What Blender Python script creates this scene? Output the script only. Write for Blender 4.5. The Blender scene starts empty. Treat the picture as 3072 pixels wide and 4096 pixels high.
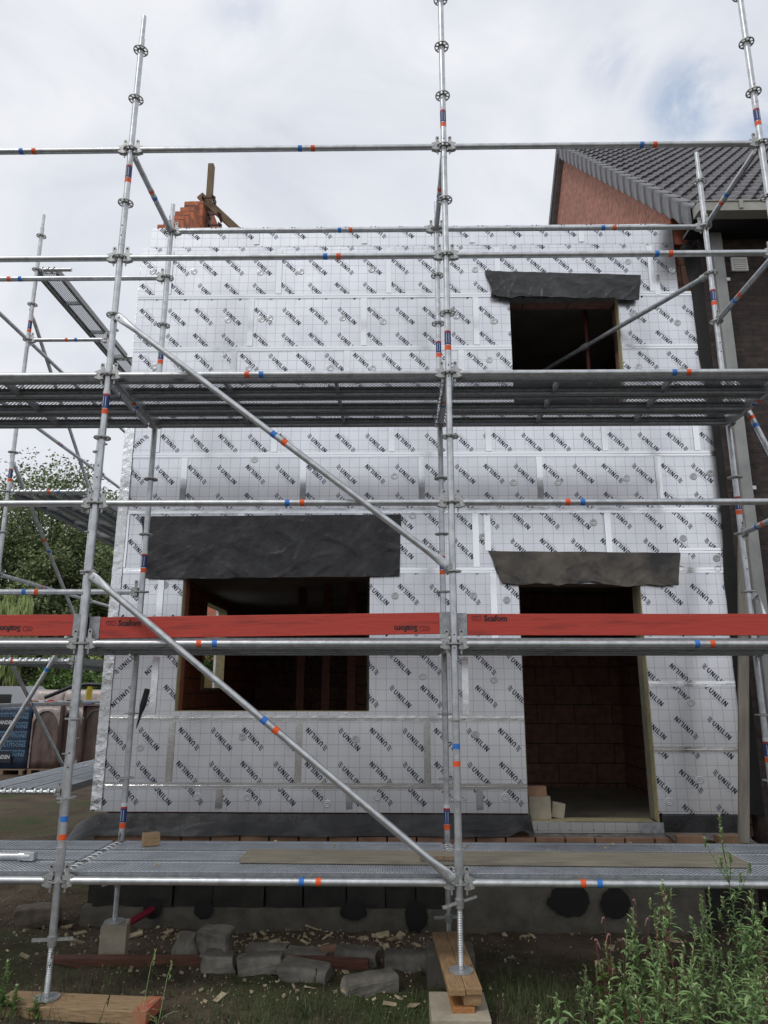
import bpy, bmesh, math, random
from mathutils import Vector, Matrix, noise as mnoise
R = math.radians
random.seed(7)
S = bpy.context.scene
COL = S.collection

# ------------------------------------------------------------------ camera
CAM = (-0.39704, -5.04033, 1.19581); YAW, PIT, ROL = 0.01695, 0.24022, 0.0017; FPX = 2894.685
def cam_axes():
    cy, sy = math.cos(YAW), math.sin(YAW)
    right = Vector((cy, sy, 0)); f0 = Vector((-sy, cy, 0)); u0 = Vector((0, 0, 1))
    fwd = f0*math.cos(PIT)+u0*math.sin(PIT); up = -f0*math.sin(PIT)+u0*math.cos(PIT)
    r2 = right*math.cos(ROL)+up*math.sin(ROL); u2 = -right*math.sin(ROL)+up*math.cos(ROL)
    return r2, u2, fwd
CR, CU, CF = cam_axes()
cd = bpy.data.cameras.new('camera'); cam = bpy.data.objects.new('camera', cd); COL.objects.link(cam)
cd.sensor_fit = 'VERTICAL'; cd.sensor_height = 36; cd.sensor_width = 27; cd.lens = 36*FPX/4096
cd.clip_start = 0.05; cd.clip_end = 3000
M = Matrix((CR, CU, -CF)).transposed().to_4x4(); M.translation = Vector(CAM); cam.matrix_world = M
S.camera = cam
S.render.resolution_x = 768; S.render.resolution_y = 1024
S.render.engine = 'CYCLES'
def U(x, y, ax, v):
    """photo pixel -> world point on the plane axis=v"""
    d = CR*((x-1536)/FPX)-CU*((y-2048)/FPX)+CF
    t = (v-CAM[ax])/d[ax]
    return Vector(CAM)+d*t

# ------------------------------------------------------------------ light
SUN_EL, SUN_AZ = R(52), R(205)
W = bpy.data.worlds.new('World'); S.world = W; W.use_nodes = True
nt = W.node_tree; nt.nodes.clear()
def N(nt, t, **k):
    n = nt.nodes.new(t)
    for a, v in k.items():
        if a == 'inp':
            for i, x in v.items(): n.inputs[i].default_value = x
        else: setattr(n, a, v)
    return n
def world():
    L = nt.links.new
    out = N(nt, 'ShaderNodeOutputWorld'); bg = N(nt, 'ShaderNodeBackground', inp={'Strength': 0.1})
    sky = N(nt, 'ShaderNodeTexSky', sky_type='NISHITA', sun_disc=False, sun_elevation=SUN_EL, sun_rotation=SUN_AZ)
    geo = N(nt, 'ShaderNodeTexCoord')
    mp = N(nt, 'ShaderNodeMapping', inp={'Location': (1.3, 0.4, 0.2), 'Scale': (1.0, 1.0, 1.35)})
    L(geo.outputs['Generated'], mp.inputs[0])
    n1 = N(nt, 'ShaderNodeTexNoise', inp={'Scale': 7.5, 'Detail': 9, 'Roughness': 0.60, 'Distortion': 0.5})
    L(mp.outputs[0], n1.inputs['Vector'])
    n2 = N(nt, 'ShaderNodeTexNoise', inp={'Scale': 4.5, 'Detail': 9, 'Roughness': 0.55, 'Distortion': 0.5})
    L(mp.outputs[0], n2.inputs['Vector'])
    # cloud body shade: soft greys to bright white
    cr = N(nt, 'ShaderNodeValToRGB'); e = cr.color_ramp.elements
    e[0].position = 0.30; e[0].color = (6.2, 6.5, 7.2, 1); e[1].position = 0.62; e[1].color = (7.8, 7.95, 8.35, 1)
    L(n2.outputs['Fac'], cr.inputs[0])
    # gaps where the blue sky shows: a few openings broken up by the cloud noise
    def gap(px, py, w):
        d = (CR*((px-1536)/FPX)-CU*((py-2048)/FPX)+CF).normalized()
        dp = N(nt, 'ShaderNodeVectorMath', operation='DISTANCE'); dp.inputs[1].default_value = d
        L(geo.outputs['Generated'], dp.inputs[0])
        mr = N(nt, 'ShaderNodeMapRange', inp={'From Min': 0.0, 'From Max': w, 'To Min': 1.0, 'To Max': 0.0}); mr.interpolation_type = 'SMOOTHSTEP'
        L(dp.outputs['Value'], mr.inputs[0]); return mr.outputs[0]
    acc = None
    for g in ((2760, 400, 0.075, .75), (3090, 560, 0.085, 1.0), (970, 40, 0.06, .3), (2440, 250, 0.06, .35)):
        o = gap(*g[:3]); k_ = N(nt, 'ShaderNodeMath', operation='MULTIPLY', inp={1: g[3]}); L(o, k_.inputs[0]); o = k_.outputs[0]
        if acc is None: acc = o
        else:
            m = N(nt, 'ShaderNodeMath', operation='MAXIMUM'); L(acc, m.inputs[0]); L(o, m.inputs[1]); acc = m.outputs[0]
    ns = N(nt, 'ShaderNodeMapRange', inp={'From Min': 0.36, 'From Max': 0.62, 'To Min': 0.0, 'To Max': 1.0}); L(n1.outputs['Fac'], ns.inputs[0])
    mu = N(nt, 'ShaderNodeMath', operation='MULTIPLY'); L(acc, mu.inputs[0]); L(ns.outputs[0], mu.inputs[1])
    m2 = N(nt, 'ShaderNodeMath', operation='MULTIPLY', inp={1: 1.25}); m2.use_clamp = True; L(mu.outputs[0], m2.inputs[0])
    bl = N(nt, 'ShaderNodeMixRGB', blend_type='MULTIPLY', inp={'Fac': 1.0, 'Color2': (1.9, 2.1, 2.0, 1)}); L(sky.outputs[0], bl.inputs['Color1'])
    mx = N(nt, 'ShaderNodeMixRGB'); L(m2.outputs[0], mx.inputs['Fac']); L(cr.outputs[0], mx.inputs['Color1']); L(bl.outputs[0], mx.inputs['Color2'])
    L(mx.outputs[0], bg.inputs['Color']); L(bg.outputs[0], out.inputs[0])
world()
sl = bpy.data.lights.new('sun', 'SUN'); sl.energy = 0.9; sl.angle = R(14); sl.color = (1, 0.97, 0.92)
so = bpy.data.objects.new('sun', sl); COL.objects.link(so)
sd = Vector((-0.55, -0.62, 0.0)).normalized()*math.cos(SUN_EL)+Vector((0, 0, math.sin(SUN_EL)))
so.rotation_euler = sd.to_track_quat('Z', 'Y').to_euler(); so.location = (-8, -8, 12)
S.view_settings.view_transform = 'Standard'; S.view_settings.look = 'None'
S.view_settings.exposure = 0.15; S.view_settings.gamma = 1.0

# ------------------------------------------------------------------ materials
MAT = {}
def mat(name, col, rough=0.6, metal=0.0, var=0.0, scale=8.0, bump=0.0, bscale=None, col2=None, spec=None, coat=0, stretch=None, lo=.35, hi=.65, detail=5):
    m = bpy.data.materials.new(name); m.use_nodes = True; t = m.node_tree; b = t.nodes['Principled BSDF']; L = t.links.new
    b.inputs['Roughness'].default_value = rough; b.inputs['Metallic'].default_value = metal
    if spec is not None: b.inputs['Specular IOR Level'].default_value = spec
    tc = N(t, 'ShaderNodeTexCoord'); vec = tc.outputs['Object']
    if stretch:
        mp = N(t, 'ShaderNodeMapping', inp={'Scale': stretch}); L(vec, mp.inputs[0]); vec = mp.outputs[0]
    if col2 is None: col2 = tuple(max(0, c*(1-var)) for c in col)
    no = N(t, 'ShaderNodeTexNoise', inp={'Scale': scale, 'Detail': detail, 'Roughness': 0.6}); L(vec, no.inputs['Vector'])
    cr = N(t, 'ShaderNodeValToRGB'); e = cr.color_ramp.elements
    e[0].position = lo; e[0].color = (*col2, 1); e[1].position = hi; e[1].color = (*col, 1)
    L(no.outputs['Fac'], cr.inputs[0]); L(cr.outputs[0], b.inputs['Base Color'])
    if bump:
        n2 = N(t, 'ShaderNodeTexNoise', inp={'Scale': bscale or scale*3, 'Detail': 4}); L(vec, n2.inputs['Vector'])
        bp = N(t, 'ShaderNodeBump', inp={'Strength': bump, 'Distance': 0.01}); L(n2.outputs['Fac'], bp.inputs['Height']); L(bp.outputs[0], b.inputs['Normal'])
    MAT[name] = m; return m
mat('galvanised', (.62, .64, .65), .38, .75, scale=16, col2=(.46, .48, .495), bump=.06, bscale=120, detail=12, lo=.38, hi=.62)
mat('galvanised_dull', (.42, .44, .45), .5, .6, scale=25, col2=(.27, .285, .30), bump=.1)
mat('rail_steel', (.27, .285, .295), .42, .35, scale=25, col2=(.18, .19, .20), bump=.1)
mat('cast_steel', (.50, .51, .50), .5, .7, scale=60, col2=(.33, .33, .32), bump=.15)
mat('blue_tape', (.03, .19, .62), .5, var=.1)
mat('orange_tape', (.85, .11, .02), .5, var=.1)
mat('navy_label', (.015, .05, .20), .45, var=.2, scale=60)
mat('white_label', (.75, .75, .75), .5, var=.1)
mat('ink', (.055, .058, .095), .45)
mat('ink_faint', (.46, .47, .50), .45, .5)
mat('membrane', (.045, .045, .048), .42, scale=5, col2=(.012, .012, .013), bump=.5, bscale=30, detail=12, lo=.42, hi=.72)
mat('membrane_dusty', (.15, .13, .105), .75, scale=2.6, col2=(.030, .030, .031), bump=.9, bscale=12, detail=10)
mat('pir_foam', (.50, .44, .25), .9, var=.25, scale=20, bump=.3)
mat('red_board', (.46, .048, .030), .6, scale=6, col2=(.20, .024, .017), stretch=(.35, 3, 3), bump=.25, lo=.25, hi=.47, detail=10)
mat('dark_stamp', (.025, .010, .012), .6)
mat('timber', (.38, .26, .14), .8, scale=9, col2=(.24, .155, .085), stretch=(1, 9, 9), bump=.3)
mat('timber_y', (.38, .24, .12), .8, scale=9, col2=(.23, .14, .07), stretch=(9, 1, 9), bump=.3)
mat('timber_grey', (.27, .24, .18), .85, scale=6, col2=(.17, .155, .12), stretch=(.6, 8, 8), bump=.3, detail=8)
mat('timber_old', (.26, .18, .11), .85, scale=8, col2=(.15, .11, .075), stretch=(8, 8, 1), bump=.3)
mat('timber_red', (.17, .065, .04), .85, scale=8, col2=(.09, .04, .025), stretch=(1, 8, 8), bump=.3)
mat('concrete', (.16, .145, .115), .9, scale=5, col2=(.085, .078, .064), bump=.5, bscale=40, detail=8)
mat('concrete_light', (.42, .37, .28), .9, scale=7, col2=(.30, .265, .20), bump=.5, bscale=60, detail=8)
mat('stone_grey', (.23, .215, .18), .9, scale=6, col2=(.10, .092, .076), bump=.6, bscale=50, detail=8)
mat('shade_tinted_blocks', (.035, .033, .028), .9, scale=4, col2=(.018, .017, .015), bump=.5)  # stone colour darkened to stand in for the shade under the lowest deck
mat('dirt_lump', (.17, .14, .10), .95, scale=9, col2=(.09, .075, .055), bump=.8)
mat('tar', (.010, .010, .010), .75, scale=8, col2=(.006, .006, .006), bump=.4)
mat('terracotta', (.33, .105, .055), .85, scale=10, col2=(.24, .075, .04), bump=.3)
mat('orange_brick', (.36, .21, .13), .85, scale=5, col2=(.22, .13, .085), bump=.4)
mat('floor_slab', (.30, .27, .21), .9, scale=2, col2=(.20, .18, .14), bump=.2)
mat('mortar_grey', (.22, .21, .19), .9, scale=14, col2=(.10, .09, .08), bump=.5)
mat('zinc', (.42, .41, .36), .5, .35, scale=3, col2=(.30, .295, .26))
mat('pipe_zinc', (.36, .365, .35), .5, .35, scale=4, col2=(.27, .275, .265))
mat('slate_tile', (.14, .132, .14), .5, scale=4, col2=(.065, .062, .068), detail=12, bump=.15)
mat('slate_verge', (.20, .20, .21), .6, scale=10, col2=(.13, .13, .135), bump=.2)
mat('red_plastic', (.20, .010, .028), .4)
mat('red_prop', (.09, .018, .014), .6, var=.4, scale=20)
mat('black_plastic', (.012, .012, .014), .45)
mat('white_plastic', (.80, .80, .76), .5)
mat('film', (.62, .63, .68), .35, scale=10, col2=(.40, .40, .43))
mat('wrapped_brown', (.15, .10, .085), .3, scale=3.5, col2=(.06, .042, .036), bump=.5, bscale=8, detail=8, stretch=(2, 1, .7))
mat('wrapped_pale', (.55, .50, .48), .35, scale=4, col2=(.30, .21, .18), bump=.6, bscale=9, detail=8)
mat('film_brown', (.34, .28, .26), .35, scale=6, col2=(.18, .13, .115), bump=.4)
mat('navy_film', (.022, .045, .085), .35, scale=6, col2=(.012, .022, .045), bump=.4)
mat('navy_dark', (.018, .02, .03), .35)
mat('print_blue', (.13, .24, .36), .5)
mat('print_white', (.55, .57, .58), .5)
mat('yellow_plastic', (.55, .42, .03), .5)
mat('amber', (.45, .20, .03), .5); mat('red_paint', (.45, .02, .02), .5)
mat('van_paint', (.42, .44, .47), .3, .3); mat('glass_dark', (.01, .011, .013), .08, spec=.8)
mat('white_render', (.62, .60, .57), .8, var=.15, scale=1)
mat('dark_roof', (.055, .056, .062), .6, var=.3, scale=3)
mat('red_roof', (.33, .09, .045), .7, var=.3, scale=3)
mat('yellow_brick', (.40, .30, .14), .8, var=.3, scale=3)
mat('cream_pvc', (.62, .60, .50), .5)
mat('leaf_dark', (.21, .26, .11), .7, scale=.9, col2=(.11, .145, .06))
mat('leaf_willow', (.42, .50, .20), .6, scale=1.2, col2=(.28, .36, .12))
mat('leaf_mid', (.16, .27, .07), .6, scale=1.0, col2=(.08, .14, .035))
mat('leaf_weed', (.31, .44, .18), .55, scale=2.5, col2=(.16, .28, .10))
mat('leaf_weed_tip', (.40, .52, .24), .55, scale=9, col2=(.22, .31, .12))
mat('leaf_bright', (.10, .20, .035), .55, scale=5, col2=(.055, .12, .02))
mat('stem_green', (.10, .15, .06), .6); mat('stem_red', (.18, .06, .045), .6)
mat('pink_flower', (.36, .19, .17), .7, var=.3, scale=60)
mat('grass', (.075, .11, .030), .6, scale=3, col2=(.035, .055, .016))
mat('bark', (.07, .055, .04), .9, scale=10, col2=(.035, .028, .02), bump=.5)
mat('chip', (.58, .50, .33), .85, scale=9, col2=(.26, .20, .13))
mat('paper', (.48, .50, .56), .6, var=.2, scale=20)
mat('jamb_grey', (.30, .28, .20), .9, var=.3, scale=8)
mat('interior_plaster', (.34, .32, .29), .9, var=.3, scale=2)
for k in MAT.values(): k.diffuse_color = (.5, .5, .5, 1)
for k in ('leaf_dark', 'leaf_willow', 'leaf_mid', 'leaf_weed', 'leaf_weed_tip', 'leaf_bright', 'grass'):
    b = MAT[k].node_tree.nodes['Principled BSDF']; b.inputs['Subsurface Weight'].default_value = 0
    b.inputs['Transmission Weight'].default_value = 0

def foil_mat():
    """aluminium facing of the insulation boards with its printed 10 cm grid"""
    m = bpy.data.materials.new('foil_board'); m.use_nodes = True; t = m.node_tree; b = t.nodes['Principled BSDF']; L = t.links.new
    b.inputs['Metallic'].default_value = .85; b.inputs['Roughness'].default_value = .30
    tc = N(t, 'ShaderNodeTexCoord'); sp = N(t, 'ShaderNodeSeparateXYZ'); L(tc.outputs['Object'], sp.inputs[0])
    def line(o, ph):
        a = N(t, 'ShaderNodeMath', operation='ADD', inp={1: 100+ph}); L(o, a.inputs[0])
        d = N(t, 'ShaderNodeMath', operation='DIVIDE', inp={1: .1}); L(a.outputs[0], d.inputs[0])
        f = N(t, 'ShaderNodeMath', operation='FRACT'); L(d.outputs[0], f.inputs[0])
        c = N(t, 'ShaderNodeMath', operation='LESS_THAN', inp={1: .036}); L(f.outputs[0], c.inputs[0]); return c.outputs[0]
    mx = N(t, 'ShaderNodeMath', operation='MAXIMUM'); L(line(sp.outputs[0], .03), mx.inputs[0]); L(line(sp.outputs[2], .04), mx.inputs[1])
    no = N(t, 'ShaderNodeTexNoise', inp={'Scale': 2.2, 'Detail': 6}); L(tc.outputs['Object'], no.inputs['Vector'])
    oi = N(t, 'ShaderNodeObjectInfo')
    cr = N(t, 'ShaderNodeValToRGB'); e = cr.color_ramp.elements
    e[0].position = .3; e[0].color = (.74, .75, .78, 1); e[1].position = .7; e[1].color = (.88, .89, .91, 1); L(no.outputs['Fac'], cr.inputs[0])
    va = N(t, 'ShaderNodeMapRange', inp={'To Min': .93, 'To Max': 1.03}); L(oi.outputs['Random'], va.inputs[0])
    vm = N(t, 'ShaderNodeVectorMath', operation='SCALE'); L(cr.outputs[0], vm.inputs[0]); L(va.outputs[0], vm.inputs['Scale'])
    # dirt speckle
    n3 = N(t, 'ShaderNodeTexNoise', inp={'Scale': 38, 'Detail': 4}); L(tc.outputs['Object'], n3.inputs['Vector'])
    n4 = N(t, 'ShaderNodeTexNoise', inp={'Scale': 1.6, 'Detail': 2}); L(tc.outputs['Object'], n4.inputs['Vector'])
    s3 = N(t, 'ShaderNodeMapRange', inp={'From Min': .58, 'From Max': .72}); L(n3.outputs['Fac'], s3.inputs[0])
    s4 = N(t, 'ShaderNodeMapRange', inp={'From Min': .56, 'From Max': .68}); L(n4.outputs['Fac'], s4.inputs[0])
    dm = N(t, 'ShaderNodeMath', operation='MULTIPLY'); L(s3.outputs[0], dm.inputs[0]); L(s4.outputs[0], dm.inputs[1])
    dd = N(t, 'ShaderNodeMath', operation='MULTIPLY', inp={1: .55}); L(dm.outputs[0], dd.inputs[0])
    m0 = N(t, 'ShaderNodeMixRGB', inp={'Color2': (.22, .2, .17, 1)}); L(dd.outputs[0], m0.inputs['Fac']); L(vm.outputs[0], m0.inputs['Color1'])
    lf = N(t, 'ShaderNodeMath', operation='MULTIPLY', inp={1: .62}); L(mx.outputs[0], lf.inputs[0])
    m1 = N(t, 'ShaderNodeMixRGB', inp={'Color2': (.20, .22, .28, 1)}); L(lf.outputs[0], m1.inputs['Fac']); L(m0.outputs[0], m1.inputs['Color1'])
    L(m1.outputs[0], b.inputs['Base Color'])
    # faint vertical scuffs and ripples in the foil
    mp = N(t, 'ShaderNodeMapping', inp={'Scale': (9, 9, 1.6)}); L(tc.outputs['Object'], mp.inputs[0])
    n5 = N(t, 'ShaderNodeTexNoise', inp={'Scale': 1.4, 'Detail': 5}); L(mp.outputs[0], n5.inputs['Vector'])
    n6 = N(t, 'ShaderNodeTexNoise', inp={'Scale': 18, 'Detail': 2}); L(mp.outputs[0], n6.inputs['Vector'])
    s6 = N(t, 'ShaderNodeMapRange', inp={'From Min': .66, 'From Max': .7}); L(n6.outputs['Fac'], s6.inputs[0])
    ad = N(t, 'ShaderNodeMath', operation='MULTIPLY_ADD', inp={1: .35}); L(s6.outputs[0], ad.inputs[0]); L(n5.outputs['Fac'], ad.inputs[2])
    bp = N(t, 'ShaderNodeBump', inp={'Strength': .25, 'Distance': .006}); L(ad.outputs[0], bp.inputs['Height']); L(bp.outputs[0], b.inputs['Normal'])
    MAT['foil_board'] = m
    # joint tape: shinier, crinkled
    m = bpy.data.materials.new('foil_tape'); m.use_nodes = True; t = m.node_tree; b = t.nodes['Principled BSDF']; L = t.links.new
    b.inputs['Metallic'].default_value = 1; b.inputs['Roughness'].default_value = .18; b.inputs['Base Color'].default_value = (.84, .85, .86, 1)
    tc = N(t, 'ShaderNodeTexCoord')
    v = N(t, 'ShaderNodeTexVoronoi', inp={'Scale': 11}); L(tc.outputs['Object'], v.inputs['Vector'])
    n5 = N(t, 'ShaderNodeTexNoise', inp={'Scale': 7, 'Detail': 6, 'Roughness': .7}); L(tc.outputs['Object'], n5.inputs['Vector'])
    ad = N(t, 'ShaderNodeMath', operation='MULTIPLY_ADD', inp={1: .35}); L(v.outputs['Distance'], ad.inputs[0]); L(n5.outputs['Fac'], ad.inputs[2])
    bp = N(t, 'ShaderNodeBump', inp={'Strength': .12, 'Distance': .006}); L(ad.outputs[0], bp.inputs['Height']); L(bp.outputs[0], b.inputs['Normal'])
    MAT['foil_tape'] = m
    # crumpled foil of the corner strip
    m2 = m.copy(); m2.name = 'foil_crumpled'; MAT['foil_crumpled'] = m2
    for n in m2.node_tree.nodes:
        if n.type == 'BUMP': n.inputs['Strength'].default_value = .8; n.inputs['Distance'].default_value = .02
    m2.node_tree.nodes['Principled BSDF'].inputs['Roughness'].default_value = .28
foil_mat()

def brick_mat(name, c1, c2, cm, bw, bh, mortar, axes='xz', rough=.85, bump=.6, off=.5):
    m = bpy.data.materials.new(name); m.use_nodes = True; t = m.node_tree; b = t.nodes['Principled BSDF']; L = t.links.new
    b.inputs['Roughness'].default_value = rough
    tc = N(t, 'ShaderNodeTexCoord'); sp = N(t, 'ShaderNodeSeparateXYZ'); L(tc.outputs['Object'], sp.inputs[0])
    cb = N(t, 'ShaderNodeCombineXYZ'); L(sp.outputs['xyz'.index(axes[0])], cb.inputs[0]); L(sp.outputs['xyz'.index(axes[1])], cb.inputs[1])
    br = N(t, 'ShaderNodeTexBrick', inp={'Scale': 1.0, 'Mortar Size': mortar, 'Brick Width': bw, 'Row Height': bh, 'Color1': (*c1, 1), 'Color2': (*c2, 1), 'Mortar': (*cm, 1), 'Bias': 0.0, 'Mortar Smooth': .2})
    br.offset = off; L(cb.outputs[0], br.inputs['Vector'])
    no = N(t, 'ShaderNodeTexNoise', inp={'Scale': 14, 'Detail': 7}); L(tc.outputs['Object'], no.inputs['Vector'])
    mr = N(t, 'ShaderNodeMapRange', inp={'From Min': .3, 'From Max': .7, 'To Min': .65, 'To Max': 1.2}); L(no.outputs['Fac'], mr.inputs[0])
    vm = N(t, 'ShaderNodeVectorMath', operation='SCALE'); L(br.outputs['Color'], vm.inputs[0]); L(mr.outputs[0], vm.inputs['Scale'])
    L(vm.outputs[0], b.inputs['Base Color'])
    h = N(t, 'ShaderNodeMath', operation='MULTIPLY_ADD', inp={1: -1.0}); L(br.outputs['Fac'], h.inputs[0]); L(no.outputs['Fac'], h.inputs[2])
    bp = N(t, 'ShaderNodeBump', inp={'Strength': bump, 'Distance': .012}); L(h.outputs[0], bp.inputs['Height']); L(bp.outputs[0], b.inputs['Normal'])
    MAT[name] = m
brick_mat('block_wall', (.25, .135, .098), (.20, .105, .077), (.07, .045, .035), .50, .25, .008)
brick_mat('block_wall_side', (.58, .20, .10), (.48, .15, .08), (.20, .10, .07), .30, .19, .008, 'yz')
brick_mat('dark_brick', (.080, .055, .048), (.044, .032, .030), (.06, .048, .042), .20, .058, .008, 'xz', bump=1.2)
brick_mat('gable_brick', (.44, .175, .115), (.34, .135, .09), (.42, .25, .19), .21, .065, .009, 'yz', bump=.15)

def perf_mat():
    """galvanised deck sheet with punched holes"""
    m = bpy.data.materials.new('perforated_sheet'); m.use_nodes = True; t = m.node_tree; b = t.nodes['Principled BSDF']; L = t.links.new
    b.inputs['Metallic'].default_value = .30; b.inputs['Roughness'].default_value = .5
    tc = N(t, 'ShaderNodeTexCoord'); sp = N(t, 'ShaderNodeSeparateXYZ'); L(tc.outputs['Object'], sp.inputs[0])
    P = .032
    def fr(o, add):
        a = N(t, 'ShaderNodeMath', operation='ADD', inp={1: 100*P+add}); L(o, a.inputs[0])
        d = N(t, 'ShaderNodeMath', operation='DIVIDE', inp={1: P}); L(a.outputs[0], d.inputs[0])
        f = N(t, 'ShaderNodeMath', operation='FRACT'); L(d.outputs[0], f.inputs[0])
        s = N(t, 'ShaderNodeMath', operation='SUBTRACT', inp={1: .5}); L(f.outputs[0], s.inputs[0]); return s.outputs[0]
    def hole(a, bb):
        fx, fy = fr(sp.outputs[0], a), fr(sp.outputs[1], bb)
        px = N(t, 'ShaderNodeMath', operation='MULTIPLY'); L(fx, px.inputs[0]); L(fx, px.inputs[1])
        py = N(t, 'ShaderNodeMath', operation='MULTIPLY_ADD'); L(fy, py.inputs[0]); L(fy, py.inputs[1]); L(px.outputs[0], py.inputs[2])
        c = N(t, 'ShaderNodeMath', operation='LESS_THAN', inp={1: .060}); L(py.outputs[0], c.inputs[0]); return c.outputs[0]
    mx = N(t, 'ShaderNodeMath', operation='MAXIMUM'); L(hole(0, 0), mx.inputs[0]); L(hole(P/2, P/2), mx.inputs[1])
    # no holes near the long edges
    ab = N(t, 'ShaderNodeMath', operation='ABSOLUTE'); L(sp.outputs[1], ab.inputs[0])
    ed = N(t, 'ShaderNodeMath', operation='LESS_THAN', inp={1: .118}); L(ab.outputs[0], ed.inputs[0])
    hm = N(t, 'ShaderNodeMath', operation='MULTIPLY'); L(mx.outputs[0], hm.inputs[0]); L(ed.outputs[0], hm.inputs[1])
    no = N(t, 'ShaderNodeTexNoise', inp={'Scale': 9, 'Detail': 6}); L(tc.outputs['Object'], no.inputs['Vector'])
    cr = N(t, 'ShaderNodeValToRGB'); e = cr.color_ramp.elements
    e[0].position = .35; e[0].color = (.42, .455, .51, 1); e[1].position = .65; e[1].color = (.54, .58, .64, 1)
    L(no.outputs['Fac'], cr.inputs[0]); L(cr.outputs[0], b.inputs['Base Color'])
    tr = N(t, 'ShaderNodeBsdfTransparent'); ms = N(t, 'ShaderNodeMixShader'); out = t.nodes['Material Output']
    L(hm.outputs[0], ms.inputs[0]); L(b.outputs[0], ms.inputs[1]); L(tr.outputs[0], ms.inputs[2]); L(ms.outputs[0], out.inputs[0])
    MAT['perforated_sheet'] = m
perf_mat()

def soil_mat():
    m = bpy.data.materials.new('soil'); m.use_nodes = True; t = m.node_tree; b = t.nodes['Principled BSDF']; L = t.links.new
    b.inputs['Roughness'].default_value = .95; b.inputs['Specular IOR Level'].default_value = .15
    tc = N(t, 'ShaderNodeTexCoord')
    n1 = N(t, 'ShaderNodeTexNoise', inp={'Scale': 1.6, 'Detail': 10, 'Roughness': .65}); L(tc.outputs['Object'], n1.inputs['Vector'])
    cr = N(t, 'ShaderNodeValToRGB'); e = cr.color_ramp.elements
    e[0].position = .33; e[0].color = (.048, .036, .026, 1); e[1].position = .68; e[1].color = (.135, .105, .075, 1)
    L(n1.outputs['Fac'], cr.inputs[0])
    n2 = N(t, 'ShaderNodeTexNoise', inp={'Scale': .8, 'Detail': 4}); L(tc.outputs['Object'], n2.inputs['Vector'])
    s = N(t, 'ShaderNodeMapRange', inp={'From Min': .5, 'From Max': .66}); L(n2.outputs['Fac'], s.inputs[0])
    mx = N(t, 'ShaderNodeMixRGB', inp={'Color2': (.05, .062, .025, 1)}); L(s.outputs[0], mx.inputs['Fac']); L(cr.outputs[0], mx.inputs['Color1'])
    v = N(t, 'ShaderNodeTexVoronoi', inp={'Scale': 55, 'Randomness': 1}); L(tc.outputs['Object'], v.inputs['Vector'])
    vs = N(t, 'ShaderNodeMath', operation='LESS_THAN', inp={1: .12}); L(v.outputs['Distance'], vs.inputs[0])
    vv = N(t, 'ShaderNodeMath', operation='MULTIPLY', inp={1: .6}); L(vs.outputs[0], vv.inputs[0])
    m2 = N(t, 'ShaderNodeMixRGB', inp={'Color2': (.26, .235, .185, 1)}); L(vv.outputs[0], m2.inputs['Fac']); L(mx.outputs[0], m2.inputs['Color1'])
    L(m2.outputs[0], b.inputs['Base Color'])
    n3 = N(t, 'ShaderNodeTexNoise', inp={'Scale': 22, 'Detail': 8}); L(tc.outputs['Object'], n3.inputs['Vector'])
    bp = N(t, 'ShaderNodeBump', inp={'Strength': .9, 'Distance': .03}); L(n3.outputs['Fac'], bp.inputs['Height']); L(bp.outputs[0], b.inputs['Normal'])
    MAT['soil'] = m
soil_mat()

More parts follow.
